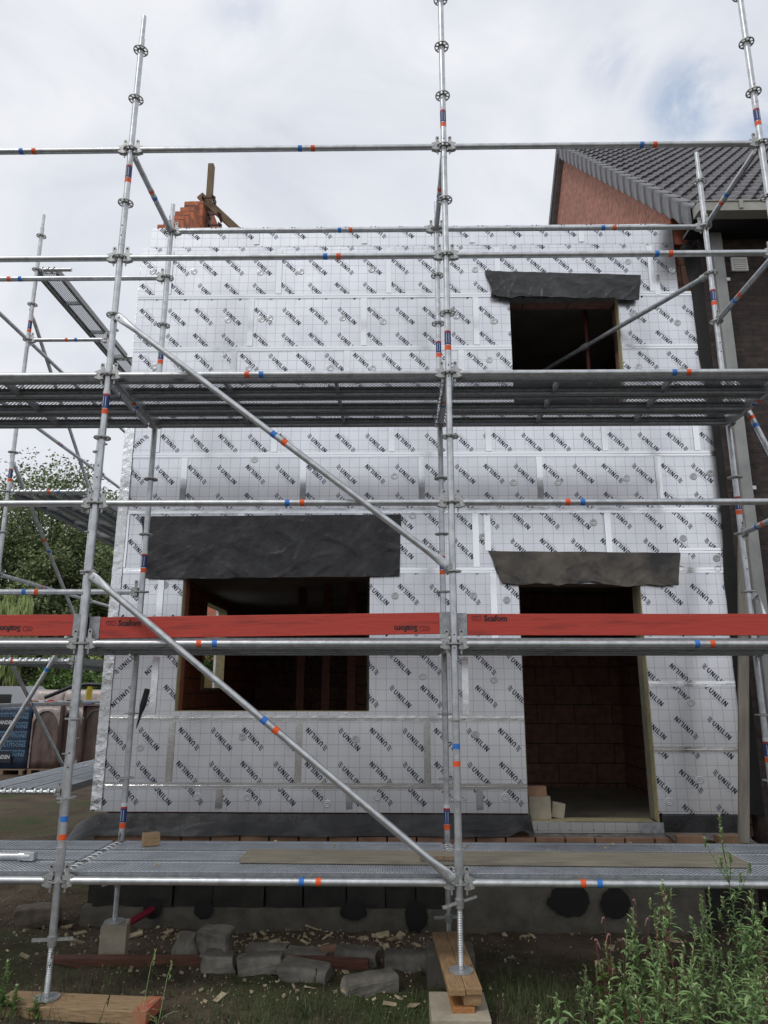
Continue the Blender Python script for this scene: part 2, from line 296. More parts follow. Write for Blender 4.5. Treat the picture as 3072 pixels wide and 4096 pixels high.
# ------------------------------------------------------------------ mesh helpers
class MB:
    def __init__(s): s.v = []; s.f = []; s.m = []; s.sm = []
    def add(s, vs, fs, mi=0, smooth=False):
        o = len(s.v); s.v += [tuple(v) for v in vs]
        for f in fs: s.f.append(tuple(o+i for i in f)); s.m.append(mi); s.sm.append(smooth)
    def box(s, x0, x1, y0, y1, z0, z1, mi=0, mtx=None, bev=0.0):
        if bev:
            bm = bmesh.new(); bmesh.ops.create_cube(bm, size=1)
            for v in bm.verts: v.co = Vector(((x0+x1)/2+v.co.x*(x1-x0), (y0+y1)/2+v.co.y*(y1-y0), (z0+z1)/2+v.co.z*(z1-z0)))
            bmesh.ops.bevel(bm, geom=bm.edges[:], offset=bev, segments=2, affect='EDGES', profile=.6)
            if mtx: bm.transform(mtx)
            bm.verts.index_update(); s.add([v.co[:] for v in bm.verts], [[v.index for v in f.verts] for f in bm.faces], mi); bm.free(); return
        vs = [Vector(p) for p in ((x0, y0, z0), (x1, y0, z0), (x1, y1, z0), (x0, y1, z0), (x0, y0, z1), (x1, y0, z1), (x1, y1, z1), (x0, y1, z1))]
        if mtx: vs = [mtx@v for v in vs]
        s.add(vs, [(3, 2, 1, 0), (4, 5, 6, 7), (0, 1, 5, 4), (1, 2, 6, 5), (2, 3, 7, 6), (3, 0, 4, 7)], mi)
    def tube(s, p0, p1, r, r1=None, seg=16, mi=0, cap=True, inner=None):
        p0, p1 = Vector(p0), Vector(p1); r1 = r if r1 is None else r1
        d = (p1-p0).normalized(); a = d.orthogonal().normalized(); b = d.cross(a)
        ring = [(a*math.cos(i*2*math.pi/seg)+b*math.sin(i*2*math.pi/seg)) for i in range(seg)]
        vs = [p0+c*r for c in ring]+[p1+c*r1 for c in ring]
        s.add(vs, [(i, (i+1) % seg, seg+(i+1) % seg, seg+i) for i in range(seg)], mi, True)
        if cap: s.add(vs, [tuple(reversed(range(seg))), tuple(range(seg, 2*seg))], mi)
    def path(s, pts, rad, seg=10, mi=0, flat=None):
        """tube through points, rad per point; flat = (normal, ratio per point)"""
        pts = [Vector(p) for p in pts]; n = len(pts); rings = []
        ref = Vector((0, 0, 1)) if flat is None else Vector(flat[0])
        for i, p in enumerate(pts):
            d = (pts[min(i+1, n-1)]-pts[max(i-1, 0)]).normalized()
            a = ref-d*ref.dot(d)
            if a.length < 1e-3: a = d.orthogonal()
            a.normalize(); b = d.cross(a); q = 1 if flat is None else flat[1][i]; w = 1 if flat is None else flat[2][i]
            rings.append([p+a*math.cos(k*2*math.pi/seg)*rad[i]*q+b*math.sin(k*2*math.pi/seg)*rad[i]*w for k in range(seg)])
        vs = [v for r_ in rings for v in r_]
        fs = [(i*seg+k, i*seg+(k+1) % seg, (i+1)*seg+(k+1) % seg, (i+1)*seg+k) for i in range(n-1) for k in range(seg)]
        s.add(vs, fs, mi, True); s.add(vs, [tuple(reversed(range(seg))), tuple(range((n-1)*seg, n*seg))], mi)
    def prism(s, poly, h0, h1, axis='y', mi=0):
        """extrude 2-D polygon along an axis"""
        def p3(a, b, h): return {'y': (a, h, b), 'x': (h, a, b), 'z': (a, b, h)}[axis]
        n = len(poly); vs = [p3(a, b, h0) for a, b in poly]+[p3(a, b, h1) for a, b in poly]
        s.add(vs, [tuple(range(n)), tuple(reversed(range(n, 2*n)))]+[(i, n+i, n+(i+1) % n, (i+1) % n) for i in range(n)], mi)
    def build(s, name, mats, parent=None, loc=None, fixn=True):
        me = bpy.data.meshes.new(name); me.from_pydata(s.v, [], s.f)
        if isinstance(mats, str): mats = [mats]
        for k in mats: me.materials.append(MAT[k])
        me.polygons.foreach_set('material_index', s.m); me.polygons.foreach_set('use_smooth', s.sm)
        if fixn:
            bm = bmesh.new(); bm.from_mesh(me); bmesh.ops.recalc_face_normals(bm, faces=bm.faces[:]); bm.to_mesh(me); bm.free()
        me.update()
        o = bpy.data.objects.new(name, me); COL.objects.link(o)
        if parent: o.parent = parent
        if loc is not None: o.location = loc
        return o
def empty(name, loc=(0, 0, 0), label=None, cat=None, group=None, rz=0):
    o = bpy.data.objects.new(name, None); COL.objects.link(o); o.location = loc; o.rotation_euler.z = rz; o.empty_display_size = .1
    if label: tag(o, label, cat, group)
    return o
def tag(o, label, cat, group=None, kind=None):
    o['label'] = label; o['category'] = cat
    if group: o['group'] = group
    if kind: o['kind'] = kind
    return o
def copy_obj(src, parent, loc=None):
    c = src.copy(); COL.objects.link(c); c.parent = parent
    if loc is not None: c.location = loc
    return c
def struct(o): o['kind'] = 'structure'; return o
def tri_text(body, size, bold=0.0, res=3, align='LEFT', space=1.0):
    cu = bpy.data.curves.new('lettering', 'FONT'); cu.body = body; cu.size = size; cu.offset = bold; cu.resolution_u = res
    cu.align_x = align; cu.space_character = space
    ob = bpy.data.objects.new('lettering', cu); COL.objects.link(ob)
    dg = bpy.context.evaluated_depsgraph_get(); me = ob.evaluated_get(dg).to_mesh()
    vs = [v.co.copy() for v in me.vertices]; fs = [tuple(p.vertices) for p in me.polygons]
    ob.evaluated_get(dg).to_mesh_clear(); bpy.data.objects.remove(ob); bpy.data.curves.remove(cu)
    return vs, fs

# ------------------------------------------------------------------ ground
GZ = -0.75
def ground_h(x, y):
    h = GZ-0.12*max(0, min(1, (y-0.7)/1.2))
    if x < -3.0: h += 0.12*min(1, (-3.0-x)/1.0)*max(0, min(1, (y-.7)/1.2))
    h += .035*mnoise.noise(Vector((x*1.3, y*1.3, 0)))+.018*mnoise.noise(Vector((x*5, y*5, 3)))+(.022*mnoise.noise(Vector((x*11, y*11, 8)))+.012*abs(mnoise.noise(Vector((x*19, y*19, 5)))) if y > -2 and y < 9 else 0)
    return h
def ground():
    mb = MB()
    def axis(lo, hi, a, b, st):
        r = []; v = a
        while v <= b+1e-6: r.append(v); v += st
        g = st; v = b
        while v < hi: g *= 1.5; v = min(hi, v+g); r.append(v)
        g = st; v = a
        while v > lo: g *= 1.5; v = max(lo, v-g); r.insert(0, v)
        return r
    xs = axis(-400, 400, -5, 3.6, .04); ys = axis(-300, 600, -1.0, 3.4, .04)
    vs = [(x, y, ground_h(x, y)) for y in ys for x in xs]; n = len(xs)
    fs = [(j*n+i, j*n+i+1, (j+1)*n+i+1, (j+1)*n+i) for j in range(len(ys)-1) for i in range(n-1)]
    mb.add(vs, fs, 0, True); struct(mb.build('ground', 'soil', fixn=False))
ground()

# ------------------------------------------------------------------ insulated house
YW = 2.03                       # face of the insulation boards
house = empty('unfinished_house', (0, 2.2, 0), 'unfinished house clad in silver foil insulation boards with open window and door holes', 'house')
def hp(mb, name, mats, fixn=True):
    o = mb.build(name, mats, house, fixn=fixn); o.location = (0, -2.2, 0); return o
WIN_LO = (-2.50, -0.655, 0.99, 2.30); DOOR = (0.80, 1.985, -0.10, 2.20); WIN_UP = (0.835, 2.00, 4.02, 5.30)
OPEN = [WIN_LO, DOOR, WIN_UP]
def sub_rects(r, holes):
    rs = [r]
    for h in holes:
        out = []
        for (x0, x1, z0, z1) in rs:
            a0, a1, b0, b1 = max(x0, h[0]), min(x1, h[1]), max(z0, h[2]), min(z1, h[3])
            if a0 >= a1 or b0 >= b1: out.append((x0, x1, z0, z1)); continue
            if x0 < a0: out.append((x0, a0, z0, z1))
            if a1 < x1: out.append((a1, x1, z0, z1))
            if z0 < b0: out.append((a0, a1, z0, b0))
            if b1 < z1: out.append((a0, a1, b1, z1))
        rs = [q for q in out if q[1]-q[0] > .004 and q[3]-q[2] > .004]
    return rs
def clip(poly, x0, x1, z0, z1):
    for ax, lim, sg in ((0, x0, 1), (0, x1, -1), (1, z0, 1), (1, z1, -1)):
        out = []
        for i in range(len(poly)):
            p, q = poly[i-1], poly[i]; dp, dq = (p[ax]-lim)*sg, (q[ax]-lim)*sg
            if (dp >= 0) != (dq >= 0):
                t = dp/(dp-dq); out.append((p[0]+(q[0]-p[0])*t, p[1]+(q[1]-p[1])*t))
            if dq >= 0: out.append(q)
        poly = out
        if len(poly) < 3: return []
    return poly
# printed word: heavy upright strokes, a mark of three wavy leaves in front, a small line below
def word_template():
    polys = []; x = 0.0; H = .046; wt = .0115
    def bar(xa, za, xb, zb, w=wt): polys.append(([(xa, za), (xa+w, za), (xb+w, zb), (xb, zb)], 0))
    def letN(x):
        bar(x, 0, x, H); bar(x+.026, 0, x+.026, H); polys.append(([(x, H), (x+wt*1.15, H), (x+.026+wt, 0), (x+.026-wt*.15, 0)], 0)); return x+.026+wt+.0085
    def letU(x):
        w = .036; r = w/2; pts = []
        bar(x, r, x, H); bar(x+w-wt, r, x+w-wt, H)
        for i in range(6):
            a0, a1 = math.pi+math.pi*i/6, math.pi+math.pi*(i+1)/6
            polys.append(([(x+r+r*math.cos(a0), r+r*math.sin(a0)), (x+r+r*math.cos(a1), r+r*math.sin(a1)), (x+r+(r-wt)*math.cos(a1), r+(r-wt)*math.sin(a1)), (x+r+(r-wt)*math.cos(a0), r+(r-wt)*math.sin(a0))], 0))
        return x+w+.0085
    def letI(x): bar(x, 0, x, H); return x+wt+.0085
    def letL(x): bar(x, 0, x, H); polys.append(([(x+wt, 0), (x+.030, 0), (x+.030, wt*.9), (x+wt, wt*.9)], 0)); return x+.030+.007
    x = 0.062
    for f in (letU, letN, letI, letL, letI, letN): x = f(x)
    total = x-.0085
    # three wavy leaves
    for k in range(3):
        z0 = .002+k*.0165; n = 8; up, lo = [], []
        for i in range(n+1):
            t = i/n; xx = .002+.048*t; zz = z0+.007+.0052*math.sin(t*2*math.pi); th = .0052*math.sin(math.pi*t)**.6 if 0 < t < 1 else 0
            up.append((xx, zz+th)); lo.append((xx, zz-th))
        for i in range(n): polys.append(([lo[i], lo[i+1], up[i+1], up[i]], 0))
    # centre everything
    cx, cz = total/2, H/2
    out = [([(a-cx, b-cz) for a, b in p], m) for p, m in polys]
    vs, fs = tri_text('FOR SMART LIVING', .0165, 0.0, 1)
    for f in fs: out.append(([(vs[i].x+.085-cx, vs[i].y-.021-cz) for i in f], 1))
    return out
WORD = word_template()
def stamp(mb, cx, cz, ang, rects, y, ox, oz):
    ca, sa = math.cos(ang), math.sin(ang)
    for (x0, x1, z0, z1) in rects:
        if cx+.2 < x0 or cx-.2 > x1 or cz+.2 < z0 or cz-.2 > z1: continue
        inside = x0 < cx-.16 and x1 > cx+.16 and z0 < cz-.16 and z1 > cz+.16
        for p, m in WORD:
            q = [(cx+a*ca-b*sa, cz+a*sa+b*ca) for a, b in p]
            if not inside: q = clip(q, x0, x1, z0, z1)
            if q: mb.add([(a-ox, y, b-oz) for a, b in q], [tuple(range(len(q)))], 1+m)
def pxs(py, *xs): return [U(x, py, 1, YW).x for x in xs]
XL, XR = -3.205, 2.86
rows = [  # z0, z1, joints (x), print offsets (dx from the joint, first row below the top), left end
    (0.10, 0.33, pxs(3200, 876, 1397, 1919), .30, .07, XL+.03),
    (0.33, 0.93, pxs(3000, 682, 1194, 1709), .17, .19, XL+.01),
    (0.93, 1.53, pxs(2700, 620, 1390, 1860), .20, .10, XL),
    (1.53, 2.335, pxs(2400, 640, 1300, 1975), .22, .24, XL),
    (2.335, 2.94, pxs(2150, 500, 960, 1435, 1903, 2434), .14, .09, XL),
    (2.94, 3.535, pxs(1900, 736, 1213, 1687, 2159, 2634), .137, .21, XL),
    (3.535, 4.13, pxs(1750, 630, 1098, 1567, 1953, 2418, 2785), .14, .17, XL),
    (4.13, 4.725, pxs(1440, 935, 1388, 1845, 2300), .17, .16, XL),
    (4.725, 5.345, pxs(1280, 558, 1003, 1456, 1904, 2380), .137, .24, XL),
    (5.345, 5.955, pxs(1080, 680, 1117, 1555, 1990, 2604), .12, .25, XL),
    (5.955, 6.205, pxs(930, 1028, 1459, 1888, 2323), .14, .05, -3.12)]
tapes = []
boards = []
for ri, (z0, z1, js, dx, dz, xl) in enumerate(rows):
    xr = 2.66 if ri >= 9 else XR
    if ri <= 2: js = js+[1.985]; 
    xs = [xl]+[j for j in js if j > xl+.05]+[xr]
    for i in range(len(xs)-1):
        if ri <= 2 and xs[i] >= 1.98: continue
        if ri == 3 and xs[i] > .7: pass
        boards.append((xs[i], xs[i+1], z0, z1, dx, dz, False if not (i == 0 and ri in (2, 6)) else True))
        if i > 0 and not (ri <= 2 and abs(xs[i]-1.985) < .01): tapes.append(('v', xs[i], z0, z1))
# right of the door the boards sit on their own courses
for (z0, z1, dz) in ((.10, .66, .28), (.66, 1.25, .10), (1.25, 1.535, .2)): boards.append((1.985, XR, z0, z1, .32, dz, False))
tapes += [('h', .66, 1.985, XR), ('h', 1.25, 1.985, XR)]
brd = 0
for (x0, x1, z0, z1, dx, dz, rot) in boards:
    mb = MB(); rects = sub_rects((x0+.001, x1-.001, z0+.001, z1-.001), OPEN)
    if not rects: continue
    ox, oz = x0, z1
    ys = YW+random.uniform(-.0015, .0015)
    for (a0, a1, b0, b1) in rects: mb.box(a0-ox, a1-ox, 0, .095, b0-oz, b1-oz)
    for k in range(-2, 22):
        cx = x0+dx+.3*k
        if cx < x0-.2 or cx > x1+.2: continue
        for j in range(-1, 4):
            cz = z1-dz-.3*j
            if rot: cz2, ang = cz, R(45)+(math.pi if (k+j) % 2 else 0)
            else: cz2, ang = cz, R(-44)+(math.pi if k % 2 == 0 else 0)
            if cz2 < z0-.2 or cz2 > z1+.2: continue
            stamp(mb, cx, cz2, ang, rects, -.0012, ox, oz)
    o = mb.build('insulation_board', ['foil_board', 'ink', 'ink_faint'], house, fixn=False); o.location = (ox, ys-2.2, oz); brd += 1
# horizontal joint tapes
for z in (.33, .93, 2.335, 2.94, 3.535, 4.13, 4.725, 5.345):
    for r in sub_rects((XL, 0.8 if z < 2 else XR, z-.02, z+.02), [(h[0]-.0, h[1]+.0, h[2]-.05, h[3]+.05) for h in OPEN]):
        tapes.append(('h', z, r[0], r[1]))
tapes += [('h', 2.53, 2.39, XR), ('v', U(1949, 2100, 1, YW).x, 2.5, 2.92), ('v', U(720, 2700, 1, YW).x+.0, .90, .99), ('v', U(2604, 1080, 1, YW).x+.05, 5.3, 5.6)]
def tape(kind, c, a, b, wd=.032, m='foil_tape', y=None):
    mb = MB(); n = max(2, int((b-a)/.05)); vs = []
    yy = (YW-.0045) if y is None else y
    if kind == 'v': yy -= .0025
    for i in range(n+1):
        t = a+(b-a)*i/n; j0 = random.uniform(-.0008, .0008); w0 = wd*random.uniform(.97, 1.03)
        for s in (-1, -.09, .0, .09, 1):
            d = (.0016 if kind == 'h' else .0003) if s == 0 else (.0002 if abs(s) < .5 else 0)
            q = c+s*w0+j0; yy2 = yy-d-random.uniform(0, .00025 if m == 'foil_tape' else .003)
            vs.append((q, yy2, t) if kind == 'v' else (t, yy2, q))
    fs = [(i*5+k, i*5+k+1, i*5+k+6, i*5+k+5) for i in range(n) for k in range(4)]
    mb.add(vs, fs, 0, False)
    o = mb.build('joint_tape', m, house, fixn=False); o.location = (0, -2.2, 0)
for k, c, a, b in tapes:
    if k == 'v':
        for r in sub_rects((c-.01, c+.01, a, b), OPEN): tape('v', c, r[2]+.03, r[3]-.03 if r[3] > b-.01 else r[3], .031)
    else: tape('h', c, a, b, .026)
tape('v', XL+.045, .12, 3.85, .05, 'foil_crumpled', YW-.010)
# left corner: foil wrapped side strip
mb = MB(); mb.box(XL-.004, XL-.001, YW, YW+.1, .1, 5.95); hp(mb, 'corner_strip', 'foil_crumpled')
# washers of the wall anchors
WASH = [(610, 1085), (775, 1085), (1041, 1089), (1203, 1086), (1485, 1078), (1900, 1078), (2368, 1043), (2512, 1046), (911, 1280), (1079, 1271), (1370, 1272), (1532, 1286), (1825, 1264), (1975, 1284), (2690, 1080), (2532, 1255), (2710, 1291), (2555, 1467), (1320, 1471), (1490, 1473), (995, 1471), (2730, 1478), (1957, 1439), (1577, 1904), (2053, 1929), (2232, 1929), (2506, 1912), (2774, 1905), (2841, 1893), (1649, 2062), (1931, 2148), (2374, 2089), (2733, 2153), (2866, 2233), (2871, 2276), (2725, 2276), (1580, 2383), (1894, 2383), (2027, 2400), (1691, 2705), (1976, 2718), (2765, 2810), (560, 2990), (970, 2947), (1422, 2958), (1902, 2938), (788, 3187), (991, 3188), (1308, 3216), (1509, 3187), (2022, 3189), (2801, 3120), (2677, 3207), (1018, 1838), (658, 2340), (618, 1464), (1045, 1277)]
wm = None
for (px, py) in WASH:
    p = U(px, py, 1, YW-.004)
    if wm is None:
        mb = MB(); seg = 24
        for (ra, rb, ya, yb) in ((0, .006, .002, .002), (.006, .012, .002, -.001), (.012, .020, -.001, .0005), (.020, .0275, .0005, -.0015), (.0275, .0355, -.0015, 0), (.0355, .0375, 0, .003)):
            vs = [(r_*math.cos(i*2*math.pi/seg), y_, r_*math.sin(i*2*math.pi/seg)) for r_, y_ in ((max(ra, 1e-4), ya), (rb, yb)) for i in range(seg)]
            mb.add(vs, [(i, (i+1) % seg, seg+(i+1) % seg, seg+i) for i in range(seg)], 0, True)
        w = mb.build('anchor_washer', 'washer_grey' if 'washer_grey' in MAT else 'cast_steel', house); wm = w
    else: w = copy_obj(wm, house)
    w.location = (p.x, p.y-2.2, p.z)
wm.data.materials[0] = mat('washer_grey', (.62, .63, .64), .38, .6, var=.2, scale=80)

# block walls, floors, interior
Y1, Y2 = YW+.096, YW+.236
mb = MB()
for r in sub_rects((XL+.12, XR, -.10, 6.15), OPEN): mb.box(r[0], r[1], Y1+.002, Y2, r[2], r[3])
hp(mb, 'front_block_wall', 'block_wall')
mb = MB()
LW0, LW1 = XL+.061, XL+.155
SW = (5.02, 6.27, 1.18, 2.40)          # opening in the left wall (y0,y1,z0,z1)
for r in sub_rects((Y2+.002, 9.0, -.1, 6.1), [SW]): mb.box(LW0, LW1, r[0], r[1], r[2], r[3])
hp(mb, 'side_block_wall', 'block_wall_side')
mb = MB()
for r in sub_rects((YW, 9.0, .1, 5.9), [SW]): mb.box(XL, LW0-.002, max(r[0], YW+.1), r[1], r[2], r[3])
hp(mb, 'side_insulation', 'foil_crumpled')
mb = MB()                                 # light jamb round the side window
for (y0, y1, z0, z1) in ((SW[0]-.0, SW[0]+.03, SW[2], SW[3]), (SW[1]-.03, SW[1], SW[2], SW[3]), (SW[0]+.03, SW[1]-.03, SW[2], SW[2]+.03), (SW[0]+.03, SW[1]-.03, SW[3]-.03, SW[3])):
    mb = MB(); mb.box(LW0-.02, LW1+.02, y0, y1, z0, z1); hp(mb, 'side_window_jamb', 'pir_foam')
mb = MB()
mb.box(LW1, 2.75, 8.9, 9.1, -.1, 2.55); mb.box(2.62, 2.80, Y2, 8.9, -.1, 6.1)
mb.box(.20, .34, Y2+.002, 5.1, -.06, 2.5)            # partition between the rooms
mb.box(-1.0, 2.62, 5.1, 5.24, -.06, 2.5)             # wall across the rear of hall
hp(mb, 'inner_block_wall', 'block_wall')
mb = MB()
for x in (-1.62, -.95, -1.28): mb.box(x-.05, x+.05, 3.6+x*-.5, 3.7+x*-.5, -.05, 2.5)
hp(mb, 'stud', 'timber_red')
mb = MB(); mb.box(-.75, -.66, 3.9, 4.0, -.05, 2.5); mb.box(-.5, .2, 4.0, 4.06, -.05, 2.5); hp(mb, 'plaster_panel', 'interior_plaster')
mb = MB(); mb.box(LW1, 2.62, Y2, 8.9, -.10, -.055); hp(mb, 'floor_slab', 'floor_slab')
mb = MB(); mb.box(LW1, 2.62, Y2, 8.9, 2.52, 2.72); mb.box(LW1, 2.62, Y2, 8.9, 5.75, 5.9); mb.box(LW1, 2.62, 8.7, 8.9, 2.72, 5.75); hp(mb, 'upper_slab', 'interior_plaster')
# threshold of the door: floor reaching the face
mb = MB(); mb.box(DOOR[0]+.03, DOOR[1]-.03, YW+.01, Y2, -.10, .03); hp(mb, 'door_threshold', 'pir_foam')
# jambs: pale foam and block reveals of the openings
for (x0, x1, y0, y1, z0, z1, m_) in ((WIN_LO[0], WIN_LO[0]+.006, YW+.003, Y1, WIN_LO[2]+.006, WIN_LO[3], 'pir_foam'), (WIN_LO[0], WIN_LO[1], YW+.003, Y1, WIN_LO[2], WIN_LO[2]+.006, 'pir_foam'),
        (WIN_LO[0], WIN_LO[0]+.006, Y1+.003, Y2, WIN_LO[2], WIN_LO[3], 'terracotta'), (DOOR[1]-.007, DOOR[1], YW+.003, Y1, .03, DOOR[3], 'pir_foam'), (DOOR[1]-.007, DOOR[1], Y1+.003, Y2, .03, DOOR[3], 'jamb_grey'),
        (DOOR[0], DOOR[0]+.006, YW+.003, Y2, .03, DOOR[3], 'jamb_grey'), (WIN_UP[1]-.007, WIN_UP[1], YW+.003, Y1, WIN_UP[2], WIN_UP[3], 'pir_foam')):
    mb = MB(); mb.box(x0, x1, y0, y1, z0, z1); hp(mb, 'opening_jamb', m_)
# red steel prop seen in the upper window
PRX, PRY = U(2350, 1400, 1, 2.44).x, 2.44
mb = MB(); mb.tube((PRX, PRY, 2.73), (PRX, PRY, 4.6), .03); mb.tube((PRX, PRY, 4.6), (PRX, PRY, 5.74), .024)
mb.tube((PRX, PRY, 4.55), (PRX, PRY, 4.62), .036); mb.box(PRX-.08, PRX+.08, PRY-.07, PRY+.07, 5.735, 5.748)
hp(mb, 'steel_prop', 'red_prop')
# sill strip of the door
mb = MB(); mb.box(.785, 2.0, 1.985, 2.025, -.055, .035); 
o = hp(mb, 'door_sill', 'foil_board')
mb = MB()
for px in (2148, 2278, 2375, 2510): 
    p = U(px, 3320, 1, 1.98); mb.tube((p.x, 1.982, p.z), (p.x, 1.978, p.z), .007, seg=10)
mb.box(2.0-.215, 2.002, 1.979, 1.984, -.056, .036)
hp(mb, 'sill_screw', 'galvanised_dull')
mb = MB(); vs = []
for i in range(25):
    t = i/24; x = .78+1.42*t; w = .01*math.sin(9*t)+.012*math.sin(23*t)
    vs += [(x, 2.02, -.058), (x, 1.93+w, -.066+w*.3), (x, 1.905+w, -.085)]
mb.add(vs, [(i*3+k, i*3+k+1, i*3+k+4, i*3+k+3) for i in range(24) for k in range(2)], 0, True)
hp(mb, 'sill_lip', 'mortar_grey')
# foundation under the insulation: brick course, blocks with deck shade painted in, footing
mb = MB()
x = -3.1
while x < 2.6: mb.box(x+.006, x+.252, 1.87, 2.12, -.17, -.075, bev=.004); x += .262
hp(mb, 'brick_course', 'orange_brick')
def rough_face(x0, x1, y, z0, z1, amp, name, m, seed):
    mb = MB(); nx, nz = int((x1-x0)/.03), int((z1-z0)/.03)
    def f(i, j):
        x, z = x0+(x1-x0)*i/nx, z0+(z1-z0)*j/nz; d = mnoise.noise(Vector((x*3, z*4, seed)))*.6+mnoise.noise(Vector((x*12, z*14, seed)))*.4
        return (x, y-amp*d, z+(.012*mnoise.noise(Vector((x*6, 0, seed))) if j == nz else 0))
    vs = [f(i, j) for j in range(nz+1) for i in range(nx+1)]; k = nx+1
    mb.add(vs, [(j*k+i, j*k+i+1, (j+1)*k+i+1, (j+1)*k+i) for j in range(nz) for i in range(nx)], 0, True)
    top = [vs[nz*k+i] for i in range(k)]; mb.add(top+[(a_, y+.25, c_) for a_, b_, c_ in top], [(i, i+1, k+i+1, k+i) for i in range(nx)]); hp(mb, name, m, fixn=False)
x = -3.12
while x < 0.1:
    w1 = random.uniform(.26, .46); rough_face(x, x+w1, 2.02+random.uniform(-.01, .03), -.70, -.43+random.uniform(-.03, .03), .03, 'plinth_block', 'shade_tinted_blocks', x); x += w1+random.uniform(.0, .02)
rough_face(-3.12, 0.3, 2.06, -.46, -.17, .03, 'plinth_block', 'shade_tinted_blocks', 77)
rough_face(-3.2, 0.3, 1.99, -1.3, -.69, .012, 'concrete_footing', 'concrete', 3)
rough_face(.08, 2.3, 1.955, -1.3, -.17, .010, 'concrete_footing', 'concrete', 5)
mb = MB(); mb.box(-3.2, 2.7, 2.12, 2.45, -1.3, -.20); hp(mb, 'concrete_footing', 'shade_tinted_blocks')
def blob(cx, cz, w, h, y):
    mb = MB(); n = 60; mb.add([(cx, y, cz)]+[(cx+w*math.cos(a)*(1+.16*mnoise.noise(Vector((a*1.6, cx*7, 1)))+.10*mnoise.noise(Vector((a*9, cx, 1)))), y, cz+h*math.sin(a)*(1+.2*mnoise.noise(Vector((a*2.5, cx*5, 4)))+(.25*abs(mnoise.noise(Vector((a*14, cx, 2)))) if math.sin(a) < -.3 else 0))) for a in [i*2*math.pi/n for i in range(n)]],
        [(0, 1+i, 1+(i+1) % n) for i in range(n)]); hp(mb, 'tar_patch', 'tar')
for px, py, w, h, y in ((2275, 3600, .18, .13, 1.938), (2460, 3612, .13, .12, 1.938), (1415, 3645, .12, .07, 1.972), (1665, 3665, .10, .12, 1.972), (815, 3640, .09, .07, 1.972)):
    p = U(px, py, 1, y); blob(p.x, p.z, w, h, y)
mb = MB(); p = U(610, 3635, 1, 1.97); seg = 20
mb.add([(p.x+.085*math.cos(i*2*math.pi/seg), 1.974, p.z+.085*math.sin(i*2*math.pi/seg)) for i in range(seg)], [tuple(range(seg))]); hp(mb, 'pipe_hole', 'tar')
# stepped gable stub on the left wall, top of the wall
mb = MB()
prof = [(2.14, 6.12), (2.14, 6.33), (2.32, 6.33), (2.32, 6.52), (2.50, 6.52), (2.50, 6.71), (2.68, 6.71), (2.68, 6.90), (2.86, 6.90), (2.86, 7.09), (3.0, 7.09), (3.0, 7.28), (3.1, 7.28), (3.1, 7.05), (3.22, 7.05), (3.22, 7.45), (3.5, 7.45), (3.5, 7.64), (4.3, 7.64), (4.3, 7.86), (5.6, 7.86), (5.6, 6.12)]
for i in range(0, len(prof)-3):
    (a0, b0), (a1, b1) = prof[i], prof[i+1]
    if a1 > a0: mb.box(LW0+.04, LW1+.12+(.0 if i % 4 else .004), a0, a1-.002, 6.11, b0)
hp(mb, 'gable_stub', 'block_wall_side')
# red return at the right end of the wall head and the flashing flap there
mb = MB(); mb.box(2.665, 2.83, 2.06, 2.3, 5.965, 6.35); hp(mb, 'wall_head', 'terracotta')
p1, p2, p3, p4 = U(2725, 985, 1, 1.96), U(2790, 935, 1, 1.96), U(2760, 1000, 1, 1.9), U(2720, 1010, 1, 1.9)
mb = MB(); mb.add([p1, p2, p3, p4]+[q+Vector((.0, .012, 0)) for q in (p1, p2, p3, p4)], [(0, 1, 2, 3), (7, 6, 5, 4), (0, 4, 5, 1), (1, 5, 6, 2), (2, 6, 7, 3), (3, 7, 4, 0)]); hp(mb, 'flashing_flap', 'membrane')

# black membrane sheets
def sheet(name, tl, tr, bl, br, m, y0, out, nx=60, nz=14, seed=0, amp=.02, th=.004, wav=.012):
    """hanging sheet: corners as (x,z); stands off the wall by a creased relief"""
    mb = MB(); top = []; 
    def pt(u, v):
        x = (tl[0]*(1-u)+tr[0]*u)*(1-v)+(bl[0]*(1-u)+br[0]*u)*v
        z = (tl[1]*(1-u)+tr[1]*u)*(1-v)+(bl[1]*(1-u)+br[1]*u)*v
        n1 = mnoise.noise(Vector((x*2.6+seed, z*2.2, seed))); n2 = mnoise.noise(Vector((x*8+seed*3, z*5+n1*3, 2))); n3 = abs(mnoise.noise(Vector((x*3.5+z*2.5+n1, z*1.5, seed+9))))
        q1 = 1-min(1, 5*abs(mnoise.noise(Vector((x*2.2+z*2.8+n1*.8+seed, z*1.2-x*.6, seed+2))))); q2 = 1-min(1, 6*abs(mnoise.noise(Vector((x*4.5-z*5+n1+seed, z*3+x, seed+5))))); q3 = 1-min(1, 5*abs(mnoise.noise(Vector((x*11+seed, z*9+n1*2, seed+8)))))
        y = y0-out*v-amp*(abs(n1)*.5+.55*q1+.35*q2+.14*q3+.3*abs(n2))*(.35+.65*v)
        z += wav*(mnoise.noise(Vector((x*3+seed, 0, 7)))+.5*mnoise.noise(Vector((x*9+seed, 0, 7))))*(v*1.4+.15*(v < .01))
        x += wav*.8*mnoise.noise(Vector((z*6, x, seed)))*(1 if u in (0, 1) else .2)
        return (x, y, z)
    vs = [pt(i/nx, j/nz) for j in range(nz+1) for i in range(nx+1)]; k = nx+1
    fs = [(j*k+i, j*k+i+1, (j+1)*k+i+1, (j+1)*k+i) for j in range(nz) for i in range(nx)]
    mb.add(vs, fs, 0, True); mb.add([(x, y+th+.004, z) for x, y, z in vs], [tuple(reversed(f)) for f in fs], 0, True)
    return hp(mb, name, m, fixn=False)
